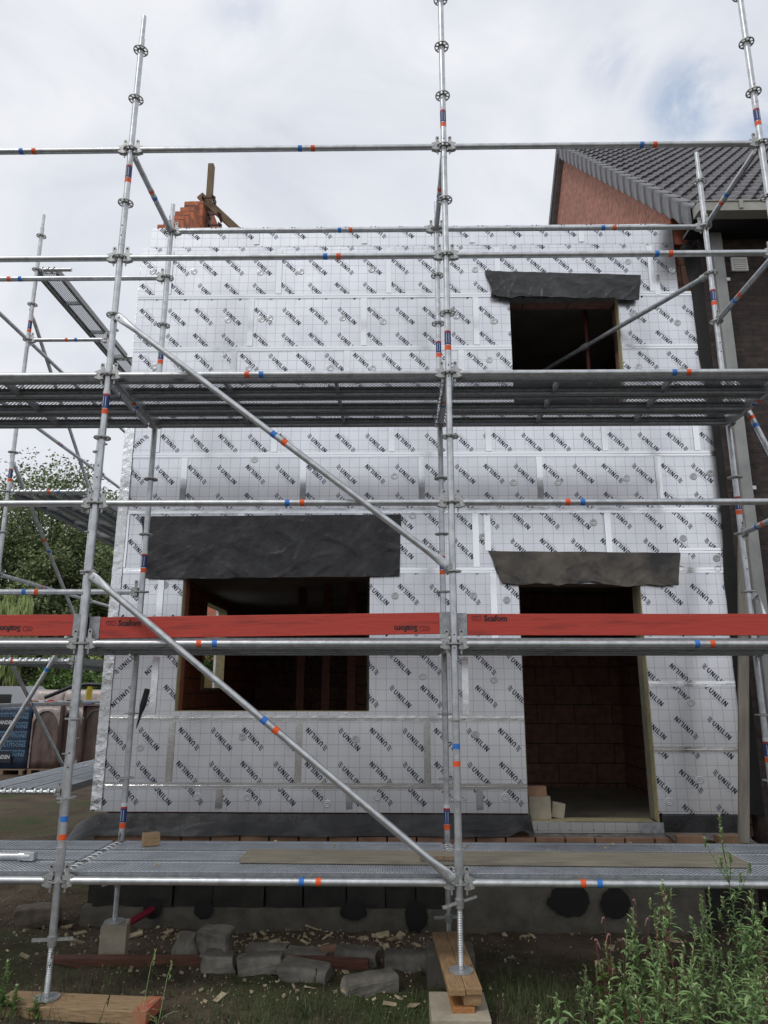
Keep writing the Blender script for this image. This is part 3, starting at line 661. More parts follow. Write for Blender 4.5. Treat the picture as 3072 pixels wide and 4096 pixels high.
sheet('lintel_membrane', (-2.965, 2.885), (-.345, 2.90), (-2.86, 2.245), (-.36, 2.27), 'membrane', YW-.012, .03, seed=1, amp=.020, nz=36, nx=150, wav=.01)
sheet('lintel_membrane', (.52, 2.525), (2.40, 2.505), (.64, 2.20), (2.34, 2.175), 'membrane_dusty', YW-.012, .05, seed=5, amp=.024, nx=130, nz=26, wav=.03)
sheet('lintel_membrane', (.575, 5.63), (2.26, 5.565), (.66, 5.30), (2.20, 5.23), 'membrane', YW-.012, .05, seed=8, amp=.024, nx=130, nz=26, wav=.03)
def skirt():
    mb = MB(); nx, nz = 90, 12
    def pt(u, v):
        x = -3.32+(.82+3.32)*u
        if x < -3.0: x += 0
        b = .09-.155*v
        n1 = mnoise.noise(Vector((x*1.7, v*1.5, 3))); n2 = mnoise.noise(Vector((x*5, v*4+n1, 1)))
        y = 2.012-.16*v**1.4-.07*n1*v-.04*n2*v-.02*v-.02*abs(mnoise.noise(Vector((x*9, v*2, 5))))
        if x < -3.05: t = (-3.05-x)/.27; b -= .10*t*t; y -= .22*t*v
        if x > .2: b += .05*max(0, mnoise.noise(Vector((x*5, 0, 3))))*v*3
        z = b+.012*n2*v
        return (x, y, z)
    vs = [pt(i/nx, j/nz) for j in range(nz+1) for i in range(nx+1)]; k = nx+1
    fs = [(j*k+i, j*k+i+1, (j+1)*k+i+1, (j+1)*k+i) for j in range(nz) for i in range(nx)]
    mb.add(vs, fs, 0, True); mb.add([(x, y+.006, z) for x, y, z in vs], [tuple(reversed(f)) for f in fs], 0, True)
    hp(mb, 'base_membrane', 'membrane', fixn=False)
    mb = MB(); mb.box(2.0, 2.75, 2.0, 2.05, -.16, .095); hp(mb, 'base_membrane', 'membrane')
    mb = MB(); vs = []
    for i in range(21):
        x = 2.0+.7*i/20; w = .015*math.sin(i*.9)
        vs += [(x, 2.0, -.05), (x, 1.82+w, -.062+w), (x, 1.72+w*2, -.075+w*.6)]
    mb.add(vs, [(i*3+k, i*3+k+1, i*3+k+4, i*3+k+3) for i in range(20) for k in range(2)], 0, True)
    hp(mb, 'mortar_bed', 'mortar_grey', fixn=False)
skirt()
# vertical dark strip where the boards meet the neighbour
mb = MB(); vs = []
for i in range(61):
    z = .1+5.8*i/60; w = .018*mnoise.noise(Vector((0, 0, z*2.3)))
    vs += [(2.80+w+(.06 if 2.2 < z < 4.6 else 0)*math.sin((z-2.2)/2.4*math.pi)-(.10 if z > 5.2 else 0)*(z-5.2), YW-.010, z), (2.845+w*.3, YW-.03, z), (2.869, YW-.14, z)]
mb.add(vs, [(i*3+k, i*3+k+1, i*3+k+4, i*3+k+3) for i in range(60) for k in range(2)], 0, True)
mb2 = mb; hp(mb2, 'party_wall_membrane', 'tar', fixn=False)

# ------------------------------------------------------------------ neighbour house
nb = empty('brick_house', (5.8, 1.9, -.75), 'finished neighbouring house of dark brick with grey pantile roof, at the right edge', 'house')
def npart(mb, name, m, fixn=True):
    o = mb.build(name, m, nb, fixn=fixn); o.location = (-5.8, -1.9, .75); return o
NX0 = 2.87; FY = 1.88
VENT = U(2918, 1035, 1, FY), U(2990, 1088, 1, FY)
mb = MB(); mb.box(NX0, 10, FY, 2.2, -1.2, 6.05); npart(mb, 'front_wall', 'dark_brick')
mb = MB()                                    # gable above our wall
def roof_z(y): return 6.46+(y-1.97)*1.005
yr = 6.60
mb.prism([(2.32, 5.9), (2.32, roof_z(2.32)-.22), (yr, roof_z(yr)-.22), (yr+4.3, roof_z(yr)-.22-4.32), (yr+4.3, 5.9)], 2.76, 2.86, 'x')
npart(mb, 'gable_wall', 'gable_brick')
# pantiles
def roof():
    mb = MB(); tw, th = .165, .315; nt_ = 44; ang = math.atan(1.005); du = Vector((0, math.cos(ang), math.sin(ang))); dn = Vector((0, -math.sin(ang), math.cos(ang)))
    base = Vector((2.70, 1.52, roof_z(1.52))); L_ = (yr-1.52)/math.cos(ang); nc = int(L_/th)+1; S_ = 8
    for c in range(nc):
        u0, u1 = c*th, min((c+1)*th+.0, L_)
        if u0 >= L_: break
        vs = []
        for i in range(nt_*S_+1):
            x = i*tw/S_; f = (i % S_)/S_; h = .036*(math.sin(math.pi*min(1, f/.45))**1.0 if f < .45 else -.16*math.sin(math.pi*(f-.45)/.55))
            lo = base+Vector((x, 0, 0))+du*u0+dn*(h+.032-.03); hi = base+Vector((x, 0, 0))+du*u1+dn*(h-.03); fr = lo-dn*.034
            vs += [fr, lo, hi]
        mb.add(vs, [(i*3+k, (i+1)*3+k, (i+1)*3+k+1, i*3+k+1) for i in range(nt_*S_) for k in range(2)], 0, False)
    npart(mb, 'roof_tiles', 'slate_tile', fixn=False)
    # rear slope and ridge
    mb = MB(); b = base+du*L_; e = b+Vector((0, 4.3, -4.32)); mb.prism([(b.y, b.z-.03), (e.y, e.z), (e.y, e.z-.06), (b.y, b.z-.12)], 2.72, 9.9, 'x'); npart(mb, 'rear_slope', 'slate_verge')
    mb = MB()
    for i in range(18): mb.tube((2.70+.4*i, b.y, b.z-.03), (3.09+.4*i, b.y, b.z-.03), .06, .07, 12)
    npart(mb, 'ridge_tile', 'slate_verge')
    vt = None
    for c in range(nc-1):                     # verge tiles: the stepped grey side pieces
        p = base+du*(c*th)
        if vt is None:
            mb = MB(); lx, lz = (th-.012)*math.cos(ang), (th-.012)*math.sin(ang)
            vs_ = [(-.072, 0, .04), (-.05, lx, lz+.02), (-.05, lx, lz-.20), (-.072, 0, -.235)]; vs_ = vs_+[(x_+.03, y_, z_) for x_, y_, z_ in vs_]
            mb.add(vs_, [(0, 1, 2, 3), (7, 6, 5, 4), (0, 4, 5, 1), (1, 5, 6, 2), (2, 6, 7, 3), (3, 7, 4, 0)])
            mb.prism([(0.0, .045), (lx, lz+.03), (lx, lz+.005), (0, .015)], -.04, .09, 'x')
            vt = npart(mb, 'verge_tile', 'slate_verge'); o = vt
        else: o = copy_obj(vt, nb)
        o.location = (p.x-5.8-.01, p.y-1.9+.0, p.z+.75)
    mb = MB(); mb.prism([(1.6, roof_z(1.6)-.05), (yr, roof_z(yr)-.05), (yr+4.3, roof_z(yr)-.05-4.32), (yr+4.3, roof_z(yr)-.24-4.32), (yr, roof_z(yr)-.24), (1.6, roof_z(1.6)-.24)], 2.672, 2.758, 'x'); npart(mb, 'barge_soffit', 'slate_verge')
    rv = None
    for c in range(14):
        p = b+Vector((0, .30*c*.98, -.3015*c*.98))
        mb = MB(); mb.prism([(0, .02), (.29, -.285), (.29, -.47), (0, -.165)], -.055, -.02, 'x')
        if rv is None: rv = npart(mb, 'verge_tile', 'slate_verge'); o = rv
        else: o = copy_obj(rv, nb)
        o.location = (p.x-5.8-.01, p.y-1.9, p.z+.75)
roof()
mb = MB()                                    # box gutter
mb.box(2.66, 9.9, 1.36, 1.364, 5.88, 5.985); mb.box(2.66, 9.9, 1.364, 1.50, 5.88, 5.884); mb.box(2.66, 9.9, 1.50, 1.504, 5.88, 6.0); mb.box(2.66, 2.664, 1.364, 1.50, 5.884, 5.985)
mb.tube((2.655, 1.358, 5.987), (9.9, 1.358, 5.987), .010, seg=8)
npart(mb, 'gutter', 'zinc')
mb = MB()
for px in (2966,):
    p = U(px, 830, 1, 1.355); mb.box(p.x-.02, p.x+.02, 1.348, 1.3565, 5.90, 6.0)
npart(mb, 'gutter_clip', 'zinc')
mb = MB(); mb.box(2.70, 9.9, 1.505, 1.88, 5.90, 5.93); mb.box(2.70, 9.9, 1.505, 1.53, 5.93, 6.08); npart(mb, 'soffit', 'black_plastic')
# downpipe
mb = MB(); xa, xb = 3.03, 3.00
mb.box(-.055, .055, -.045, .045, 0, 7.0, bev=.008)
o = npart(mb, 'downpipe', 'pipe_zinc'); o.location = (3.0-5.8, 1.80-1.9, -1.05+.75)
mb = MB()
for z in (3.12, .8, 5.4): mb.box(2.925, 3.13, 1.84, 1.87, z-.018, z+.018)
npart(mb, 'pipe_bracket', 'galvanised')
# vent grille
v0, v1 = VENT; mb = MB()
mb.box(v0.x, v1.x, FY-.03, FY-.002, v1.z, v0.z, bev=.003)
for i in range(5):
    z = v1.z+.018+(v0.z-v1.z-.03)*i/5; mb.box(v0.x+.02, v1.x-.02, FY-.042, FY-.031, z, z+.014)
npart(mb, 'vent_grille', 'white_plastic')
mb = MB(); mb.box(3.19, 4.3, FY-.02, FY-.003, .3, 1.42); npart(mb, 'window_pane', 'zinc')

# ------------------------------------------------------------------ scaffold
RT = .02415
def make_rosette():
    mb = MB(); seg = 48; h = .0045
    def ringseg(ra, rb, i0, i1):
        vs = []
        for z in (-h, h):
            for r_ in (ra, rb):
                for i in (i0, i1): vs.append((r_*math.cos(i*2*math.pi/seg), r_*math.sin(i*2*math.pi/seg), z))
        mb.add(vs, [(0, 2, 3, 1), (4, 5, 7, 6), (0, 1, 5, 4), (2, 6, 7, 3), (0, 4, 6, 2), (1, 3, 7, 5)], 0)
    for i in range(seg):
        ringseg(.0243, .033, i, i+1); ringseg(.052, .061, i, i+1)
        if i % 6 < 2: ringseg(.033, .052, i, i+1)
    mb.tube((0, 0, -.012), (0, 0, .012), .0275, seg=16)
    return mb
def rot_to(d):
    return Vector(d).normalized().to_track_quat('X', 'Z').to_matrix().to_4x4()
ROS = None; HEAD = None
def scaffold(loc, label):
    return empty('scaffold', loc, label, 'scaffolding')
sc = scaffold((0, 0, GZ), 'galvanised tube scaffold of tall posts and long rails in front of the foil clad wall')
OFF = Vector((0, 0, -GZ))
def sp(mb, name, m, root, fixn=True):
    o = mb.build(name, m, root, fixn=fixn); o.location = -root.location; return o
def standard(root, x, y, z0, z1, ztop, stick=(), bands=(), lean=0.0):
    """post with a rosette every half metre, spigot on top"""
    global ROS
    mb = MB(); mb.tube((0, 0, z0), (0, 0, z1), RT, seg=20)
    if ztop > z1: mb.tube((0, 0, z1), (0, 0, z1+.012), RT*1.02, .019, seg=20); mb.tube((0, 0, z1+.01), (0, 0, ztop), .0190, seg=20)
    jz = z1-2.0
    while jz > z0+.4:
        mb.tube((0, 0, jz-.012), (0, 0, jz+.012), RT*1.05, seg=20)
        for a in (0, 1): mb.tube((0, -.026, jz+.07+.09*a), (0, -.0245, jz+.07+.09*a), .006, seg=8, mi=1)
        jz -= 2.0
    o = mb.build('standard', ['galvanised', 'black_plastic'], root); o.location = Vector((x, y, 0))-root.location
    if y == 0 and ztop > 6: mb = MB(); mb.tube((0, 0, .06), (0, 0, .20), .0295, seg=20); mb.build('collar', 'galvanised', o)
    z = math.ceil(z0*2)/2
    while z <= z1+.001:
        if ROS is None:
            ROS = make_rosette().build('rosette', 'cast_steel', o); r_ = ROS
        else: r_ = copy_obj(ROS, o)
        r_.location = (0, 0, z); r_.rotation_euler.z = R(11.25*0+random.uniform(-3, 3)); z += .5
    for zs in stick:
        mb = MB(); R1 = RT+.0008
        mb.tube((0, 0, zs+.045), (0, 0, zs+.075), R1, seg=20, mi=0, cap=False); mb.tube((0, 0, zs+.030), (0, 0, zs+.0445), R1, seg=20, mi=3, cap=False)
        mb.tube((0, 0, zs-.070), (0, 0, zs+.030), R1, seg=20, mi=1, cap=False); mb.tube((0, 0, zs-.115), (0, 0, zs-.075), R1, seg=20, mi=2, cap=False)
        for k in (-1, 1): mb.box(-.003+.009*k, .0+.009*k, -R1-.0006, -R1+.004, zs-.06, zs+.02, mi=0)
        s_ = mb.build('sticker', ['white_label', 'navy_label', 'orange_tape', 'red_paint'], o)
    for zb, cm in bands:
        mb = MB(); mb.tube((0, 0, zb-.017), (0, 0, zb+.017), RT+.0009, seg=20, cap=False); mb.build('marking_band', cm, o)
    return o
def make_head(p_end, d, root_obj):
    """wedge head: jaw casting gripping the rosette plus the upright wedge"""
    global HEAD
    if HEAD is None:
        mb = MB()   # local: x axis points from the rosette centre outwards along the ledger
        mb.prism([(.030, -.034), (.058, -.040), (.098, -.027), (.098, .027), (.058, .040), (.030, .034), (.034, .008), (.058, .008), (.058, -.008), (.034, -.008)], -.019, .019, 'y')
        mb.prism([(.043, -.070), (.053, -.070), (.066, .085), (.062, .100), (.040, .100), (.036, .085)], -.0035, .0035, 'y')
        mb.tube((.05, -.006, .083), (.05, .006, .083), .007, seg=8, mi=1)
        HEAD = mb.build('wedge_head', ['cast_steel', 'black_plastic'], root_obj); h = HEAD
    else: h = copy_obj(HEAD, root_obj)
    return h
def ledger(root, a, b, bands=(), name='ledger', heads=True):
    a, b = Vector(a), Vector(b); d = (b-a).normalized(); ln = (b-a).length
    mb = MB(); mb.tube((.085, 0, 0), (ln-.085, 0, 0), RT, seg=20)
    o = mb.build(name, 'galvanised', root); o.matrix_local = Matrix.Translation(a-root.location)@rot_to(d)
    if heads:
        h = make_head(a, d, o); h.matrix_local = Matrix.Identity(4)
        h = make_head(b, d, o); h.matrix_local = Matrix.Translation((ln, 0, 0))@Matrix.Rotation(math.pi, 4, 'Z')
    for t, cm in bands:
        mb = MB(); mb.tube((t-.017, 0, 0), (t+.017, 0, 0), RT+.0009, seg=20, cap=False); mb.build('marking_band', cm, o)
    return o
def brace(root, a, b, off, bands=()):
    """diagonal: flattened ends on wedge heads"""
    a, b, off = Vector(a), Vector(b), Vector(off); d = (b-a).normalized()
    a2, b2 = a+off+d*.05, b+off-d*.05; mb = MB(); ln = (b2-a2).length
    ts = [0, .015, .06, .10, .16, .20, ln-.20, ln-.16, ln-.10, ln-.06, ln-.015, ln]
    fl = [.16, .18, .20, .45, .85, 1, 1, .85, .45, .20, .18, .16]; wd = [.95, 1.25, 1.35, 1.2, 1.05, 1, 1, 1.05, 1.2, 1.35, 1.25, .95]
    mb.path([a2+d*t for t in ts], [RT*.99]*12, 16, flat=(off.normalized(), fl, wd))
    for e, s_ in ((a2, 1), (b2, -1)):
        q = e+d*.02*s_; mb.tube(q-off.normalized()*.012, q+off.normalized()*.012, .010, seg=10)
    o = sp(mb, 'diagonal_brace', 'galvanised', root)
    for e, t, s_ in ((a, a2, 1), (b, b2, -1)):
        mb = MB(); mm = Matrix.Translation(e)@rot_to(t+d*.03*s_-e)
        mb.prism([(.030, -.034), (.07, -.030), (.07, .030), (.030, .034)], -.017, .017, 'y'); mb.v = [tuple(mm@Vector(v)) for v in mb.v]
        w = mb.build('wedge_head', 'cast_steel', o)
    for t, cm in bands:
        q = a2+d*t; mb = MB(); mb.tube(q-d*.02, q+d*.02, RT+.0009, seg=20, cap=False); mb.build('marking_band', cm, o)
    return o
def px_t(x, y, ax, v, a, b):
    """distance along a->b of the point seen at photo pixel (x,y)"""
    p = U(x, y, ax, v); a, b = Vector(a), Vector(b); return (p-a).dot((b-a).normalized())
B_, O_ = 'blue_tape', 'orange_tape'
XLS = [-5.14, -2.57, 0.0, 2.57]
standard(sc, -5.14, 0, -.35, 6.0, 6.0); standard(sc, -5.14, 1.09, -.35, 5.7, 5.9)
standard(sc, -2.57, 0, -.33, 6.62, 6.86, (5.30, 3.30), ((.37, B_), (.26, O_)))
standard(sc, 0, 0, -.09, 7.4, 7.4, (5.80, 3.80), ((.83, B_), (.72, O_)))
standard(sc, 2.57, 0, -.3, 7.9, 7.9, (5.78, 3.8))
standard(sc, -2.57, 1.09, -.22, 5.62, 5.80, (4.22, 2.28, .24))
standard(sc, 0, 1.09, -.45, 5.62, 5.80, (4.27, 2.26, .24))
standard(sc, 2.57, 1.09, -.3, 6.12, 6.33, (4.78, 2.78, .75))
# front rails
FB = {(5.5, 0): ((86, 618, B_), (137, 618, O_)), (5.5, 1): ((1201, 590, B_), (1252, 590, O_)), (5.5, 2): ((2566, 582, B_), (2619, 582, O_)),
      (4.5, 1): ((1302, 1019, B_), (1355, 1019, O_)), (4.5, 2): ((2626, 1018, B_), (2681, 1018, O_)), (3.5, 1): ((989, 1496, O_), (1046, 1496, B_)),
      (3.5, 2): ((2696, 1494, B_), (2753, 1494, O_)), (2.5, 1): ((1150, 2014, B_), (1209, 2014, O_)), (2.5, 2): ((2270, 2012, O_), (2329, 2012, B_)),
      (1.5, 1): ((797, 2581, O_), (860, 2581, B_)), (1.5, 2): ((2787, 2583, B_), (2848, 2583, O_)), (0, 1): ((1207, 3520, B_), (1274, 3520, O_)), (0, 2): ((2331, 3530, O_), (2397, 3530, B_))}
for z in (5.5, 4.5, 3.5, 2.5, 1.5, 0):
    for i in range(3):
        a, b = (XLS[i], 0, z), (XLS[i+1], 0, z)
        ledger(sc, a, b, [(px_t(x, y, 1, 0, a, b), c) for x, y, c in FB.get((z, i), ())])
for z, i, bd in ((5.5, 1, ((1359, 915, B_), (1403, 915, O_))), (5.5, 2, ((2411, 906, B_), (2456, 906, O_))), (5.0, 0, ((38, 1120, O_), (82, 1120, B_))), (2.0, 0, ((99, 2368, B_), (148, 2368, O_)))):
    a, b = (XLS[i], 1.09, z), (XLS[i+1], 1.09, z); ledger(sc, a, b, [(px_t(x, y, 1, 1.09, a, b), c) for x, y, c in bd])
for x in XLS:
    for z in (3.5, 1.5, 0): ledger(sc, (x, 0, z), (x, 1.09, z), [(.52, O_), (.60, B_)] if z == 3.5 else [(.35, O_)] if z == 0 else [], name='transom')
for x, z, bd in ((-2.57, 5.5, ((.50, O_), (.59, B_))), (0, 5.5, ((.5, O_), (.6, B_))), (2.57, 5.5, ((.72, O_), (.61, B_))), (2.57, 4.5, ((.60, O_), (.70, B_))), (2.57, 2.5, ((.70, O_), (.80, B_)))):
    ledger(sc, (x, 0, z), (x, 1.09, z), bd, name='transom')
a, b = Vector((-2.57, 0, 4.0)), Vector((0, 0, 2.0)); of = (0, -.055, 0)
brace(sc, a, b, of, [(px_t(1095, 1740, 1, -.055, a, b)-.05, B_), (px_t(1137, 1773, 1, -.055, a, b)-.05, O_)])
a, b = Vector((-2.57, 0, 2.0)), Vector((0, 0, 0.0))
brace(sc, a, b, of, [(px_t(1053, 2887, 1, -.055, a, b)-.05, B_), (px_t(1100, 2927, 1, -.055, a, b)-.05, O_)])
brace(sc, (2.57, 1.09, 4.0), (2.57, 0, 2.0), (.055, 0, 0), ((.60, O_), (.70, B_))); brace(sc, (2.57, 1.09, 2.0), (2.57, 0, 0), (.055, 0, 0))
# base jacks
def jack(x, y, zn, zp):
    mb = MB(); mb.tube((0, 0, zp+.01), (0, 0, zn+.05), .0165, seg=16)
    z = zp+.03
    while z < zn: mb.tube((0, 0, z), (0, 0, z+.004), .0168, .0190, 16, cap=False); mb.tube((0, 0, z+.004), (0, 0, z+.008), .0190, .0168, 16, cap=False); z += .0095
    o = mb.build('base_jack', 'galvanised', sc); o.location = Vector((x, y, 0))-sc.location
    mb = MB(); seg = 24; mb.prism([(.078*math.cos(i*2*math.pi/seg)*(1 if i % 6 else .96), .078*math.sin(i*2*math.pi/seg)) for i in range(seg)], zp, zp+.008, 'z'); mb.build('foot_plate', 'galvanised', o)
    mb = MB(); mb.tube((0, 0, zn-.035), (0, 0, zn+.02), .027, .031, 16); mb.box(-.12, .12, -.011, .011, -.008, .008, mtx=Matrix.Translation((0, 0, zn))@Matrix.Rotation(R(3 if zp < -.6 else -12), 4, 'Y')@Matrix.Rotation(R(20), 4, 'Z')); mb.build('wing_nut', 'cast_steel', o)
jack(-2.57, 0, -.34, -.668); jack(0, 0, -.11, -.498); jack(-2.57, 1.09, -.26, -.545); jack(0, 1.09, -.50, -.66); jack(2.57, 0, -.33, -.7); jack(2.57, 1.09, -.33, -.7); jack(-5.14, 0, -.4, -.7); jack(-5.14, 1.09, -.4, -.7)
# tie tube running from the right rear post into the upper window
tA = Vector((2.57, 1.09, 5.0)); cpl = U(2340, 1387, 1, 2.38); dT = (cpl-tA).normalized()
mb = MB(); mb.tube(tA+dT*.06, cpl+dT*.9, RT, seg=16); o = sp(mb, 'wall_tie', 'galvanised_dull', sc)
mb = MB(); mb.tube(cpl-dT*.04, cpl+dT*.04, .036, seg=12); mb.tube(tA+dT*.02, tA+dT*.10, .034, seg=12); sp(mb, 'coupler', 'cast_steel', sc)

# side scaffold, running back along the left wall
ss = scaffold((-4.55, 3.3, GZ), 'second tube scaffold running back along the left side of the house, beyond the front one')
XO, XI = -5.07, -4.03
for y, zt in ((3.3, 7.12), (5.87, 7.1), (8.44, 7.1)):
    standard(ss, XO, y, -.4, zt, zt+.2, (5.72, 3.74)); standard(ss, XI, y, -.4, 5.1, 5.1)
for y in (3.3, 5.87, 8.44):
    for z in (5.5, 3.5, 1.5, .1): ledger(ss, (XO, y, z), (XI, y, z), [(.50, O_), (.62, B_)] if z in (5.5, 3.5) else [(.30, O_)], name='transom')
ledger(ss, (XO, 3.3, 6.5), (XI-.5, 3.3, 6.5), (), name='transom', heads=False)
ledger(ss, (XO, 5.87, 6.5), (XI-.5, 5.87, 6.5), (), name='transom', heads=False)
for z in (5.5, 4.5, 2.5, 1.0):
    for y0, y1 in ((1.2, 3.3), (3.3, 5.87), (5.87, 8.44)): ledger(ss, (XO, y0, z), (XO, y1, z), [((y1-y0)*.42, O_), ((y1-y0)*.45, B_)], heads=(y0 > 2))
brace(ss, (XO, 3.3, 6), (XO, 5.87, 4), (-.05, 0, 0)); brace(ss, (XO, 3.3, 4), (XO, 5.87, 2), (-.05, 0, 0), ((1.35, O_), (1.55, B_))); brace(ss, (XO, 3.3, 2), (XO, 5.87, 0), (-.05, 0, 0), ((.7, B_),))
brace(ss, (XI, 3.3, 2), (XO, 3.3, 0), (0, -.05, 0), ((.42, O_), (.62, B_)))

# deck planks
PK = {}
def plank_meshes(ln):
    if ln in PK: return PK[ln]
    d = {}
    mb = MB(); mb.add([(0.05, -.155, .038), (ln-.05, -.155, .038), (ln-.05, .155, .038), (0.05, .155, .038)], [(0, 1, 2, 3)])
    mb.add([(0.05, -.155, .0365), (ln-.05, -.155, .0365), (ln-.05, .155, .0365), (0.05, .155, .0365)], [(3, 2, 1, 0)]) if False else None
    d['deck_sheet'] = (mb, 'perforated_sheet')
    mb = MB()
    mb.prism([(-.160, .042), (-.150, .042), (-.150, .036), (-.156, .030), (-.156, .012), (-.152, .006), (-.156, .0), (-.156, -.030), (-.120, -.030), (-.118, -.018), (-.115, -.018), (-.115, -.034), (-.160, -.034)], .05, ln-.05, 'x')
    d['side_rail'] = (mb, 'rail_steel')
    mb = MB(); mb.box(-.012, .012, -.114, .114, -.016, .034)
    d['cross_rib'] = (mb, 'galvanised_dull')
    mb = MB()
    mb.box(.045, .052, -.152, .152, -.03, .036)
    for y in (-.11, -.04, .04, .11):
        pts = [(.048, y, .0), (.040, y, .026), (.012, y, .037), (-.012, y, .037), (-.027, y, .018), (-.030, y, -.004)]
        mb.path(pts, [.012]*6, 8, flat=((0, 0, 1), [.4]*6, [1.3]*6))
    d['end_cap'] = (mb, 'galvanised')
    PK[ln] = {k: [v, None] for k, v in d.items()}; return PK[ln]
def plank(x0, y0, z, ln, label, group, rz=0, parts=None):
    p = empty('deck_plank', (x0, y0, z), label, 'scaffold plank', group, rz)
    for k, rec in plank_meshes(ln).items():
        reps = {'deck_sheet': [Matrix.Identity(4)], 'cross_rib': [Matrix.Translation((ln*i/3, 0, 0)) for i in (1, 2)], 'side_rail': [Matrix.Identity(4), Matrix.Scale(-1, 4, (0, 1, 0))],
                'end_cap': [Matrix.Identity(4), Matrix.Translation((ln, 0, 0))@Matrix.Rotation(math.pi, 4, 'Z')]}[k]
        for m_ in reps:
            if rec[1] is None:
                rec[1] = rec[0][0].build(k, rec[0][1], p, fixn=(k != 'deck_sheet')); o = rec[1]
            else: o = copy_obj(rec[1], p)
            o.matrix_local = m_
    return p
LV = {0: 'lowest deck', 1.5: 'middle deck', 3.5: 'top deck'}; BY = ['left bay', 'centre bay', 'right bay']
RWN = ['outermost of three', 'middle of three', 'nearest the house']
for z in (0, 1.5, 3.5):
    for i in range(3):
        for j in range(3):
            plank(XLS[i], .205+.34*j, z, 2.57, f'perforated steel plank, {RWN[j]}, {LV[z]}, {BY[i]}', 'steel planks of the front scaffold decks')
for z, nm in ((.1, 'lowest'), (1.5, 'middle'), (3.5, 'upper')):
    for bi, y0 in enumerate((3.3, 5.87)):
        for j in range(3):
            plank(XO+.17+.335*j, y0, z, 2.57, f'steel plank, {["outermost","middle one","nearest the wall"][j]}, {nm} deck of the side scaffold, {["nearer","farther"][bi]} bay', 'steel planks of the side scaffold', R(90))
plank(-4.96, 3.3, 6.5, 2.57, 'single perforated plank high up at the left, seen from below, nearer length', 'steel planks of the side scaffold', R(90))
plank(-4.96, 5.87, 6.5, 2.57, 'single perforated plank high up at the left, farther length behind the wall edge', 'steel planks of the side scaffold', R(90))

# toe boards
def toe(x0, x1, z0a, z0b, y, label, texts, ends):
    t = empty('toe_board', (x0, y, 0), label, 'toe board', 'red toe boards on the middle deck')
    ln = x1-x0; h = .148; mb = MB(); mb.box(0, ln, 0, .027, 0, h, bev=.003)
    ang = math.atan2(z0b-z0a, ln); mm = Matrix.Translation((0, 0, z0a))@Matrix.Rotation(-ang, 4, 'Y'); mb.v = [tuple(mm@Vector(v)) for v in mb.v]
    mb.build('board', 'red_board', t)
    for tx, tz, flip in texts:
        mb = MB(); vs, fs = tri_text('Scafom', .056, .0022, 3); s_ = -1 if flip else 1
        base = mm@Vector((tx, -.0015, tz))
        def pl(a, b): return (base.x+s_*a, base.y, base.z+s_*b)
        mb.add([pl(v.x+.088, v.y) for v in vs], fs)
        for k in range(4):               # overlapping ring mark
            n = 14; r0, r1 = .0185, .0145; cx = .018+.013*k
            rng = range(n+1) if k == 3 else range(4, 11)
            pts = [(i*2*math.pi/n) for i in rng]
            for a0, a1 in zip(pts[:-1], pts[1:]):
                mb.add([pl(cx+r0*math.cos(a0)*.8, .018+r0*math.sin(a0)), pl(cx+r0*math.cos(a1)*.8, .018+r0*math.sin(a1)), pl(cx+r1*math.cos(a1)*.8, .018+r1*math.sin(a1)), pl(cx+r1*math.cos(a0)*.8, .018+r1*math.sin(a0))], [(0, 1, 2, 3)])
        mb.build('stamp', 'dark_stamp', t, fixn=False)
    for e in ends:
        mb = MB(); x = -.055 if e == 'l' else ln-.06; zb = z0a if e == 'l' else z0b
        mb.box(x, x+.115, -.004, -.001, zb-.003, zb+.152, bev=.001)
        for q in (.03, .115): mb.tube((x+.09 if e == 'l' else x+.02, -.006, zb+q), (x+.09 if e == 'l' else x+.02, -.003, zb+q), .006, seg=8)
        mb.build('end_fitting', 'galvanised_dull', t)
toe(-5.10, -2.60, 1.545, 1.555, .035, 'red painted toe board with upside-down stamp, running off the left edge', [(2.16, .068, True)], ['r'])
toe(-2.53, -.035, 1.535, 1.57, .035, 'long red painted toe board in the centre bay, stamped at both ends', [(.10, .088, False), (2.37, .055, True)], ['l', 'r'])
toe(.035, 2.54, 1.56, 1.56, .035, 'red painted toe board in the right bay, below the door lintel', [(.09, .098, False)], ['l'])

# ------------------------------------------------------------------ things on the decks and wall
mb = MB(); mb.box(0, 3.42, 0, .30, 0, .032, bev=.004); o = mb.build('scaffold_board', 'timber_grey'); o.location = (-1.47, .30, .043); o.rotation_euler.z = R(-.9)
tag(o, 'long weathered grey timber board lying on the lowest deck', 'board')
mb = MB(); mb.box(0, .24, 0, .02, 0, .020); o = mb.build('wood_offcut', 'timber_old'); o.location = (-.24, .27, .076); tag(o, 'thin brown strip of wood on the long grey board beside the centre post', 'wood strip')
mb = MB(); mb.box(-.06, .06, -.045, .045, 0, .085, bev=.003); o = mb.build('wood_block', 'timber'); o.location = (-2.27, .88, .043); o.rotation_euler.z = R(28)
tag(o, 'square orange-brown wood block on the lowest deck near the left rear post', 'wood block')
mb = MB(); mb.tube((-1.6, 0, 0), (0, 0, 0), RT, seg=16); mb.tube((-.02, 0, 0), (.06, 0, 0), .034, seg=10); mb.box(.02, .09, -.03, .03, -.025, .03, bev=.004)
o = mb.build('loose_tube', 'galvanised'); o.location = (-2.98, .34, .072); tag(o, 'loose steel tube with end coupler lying on the lowest deck at the left edge', 'tube')
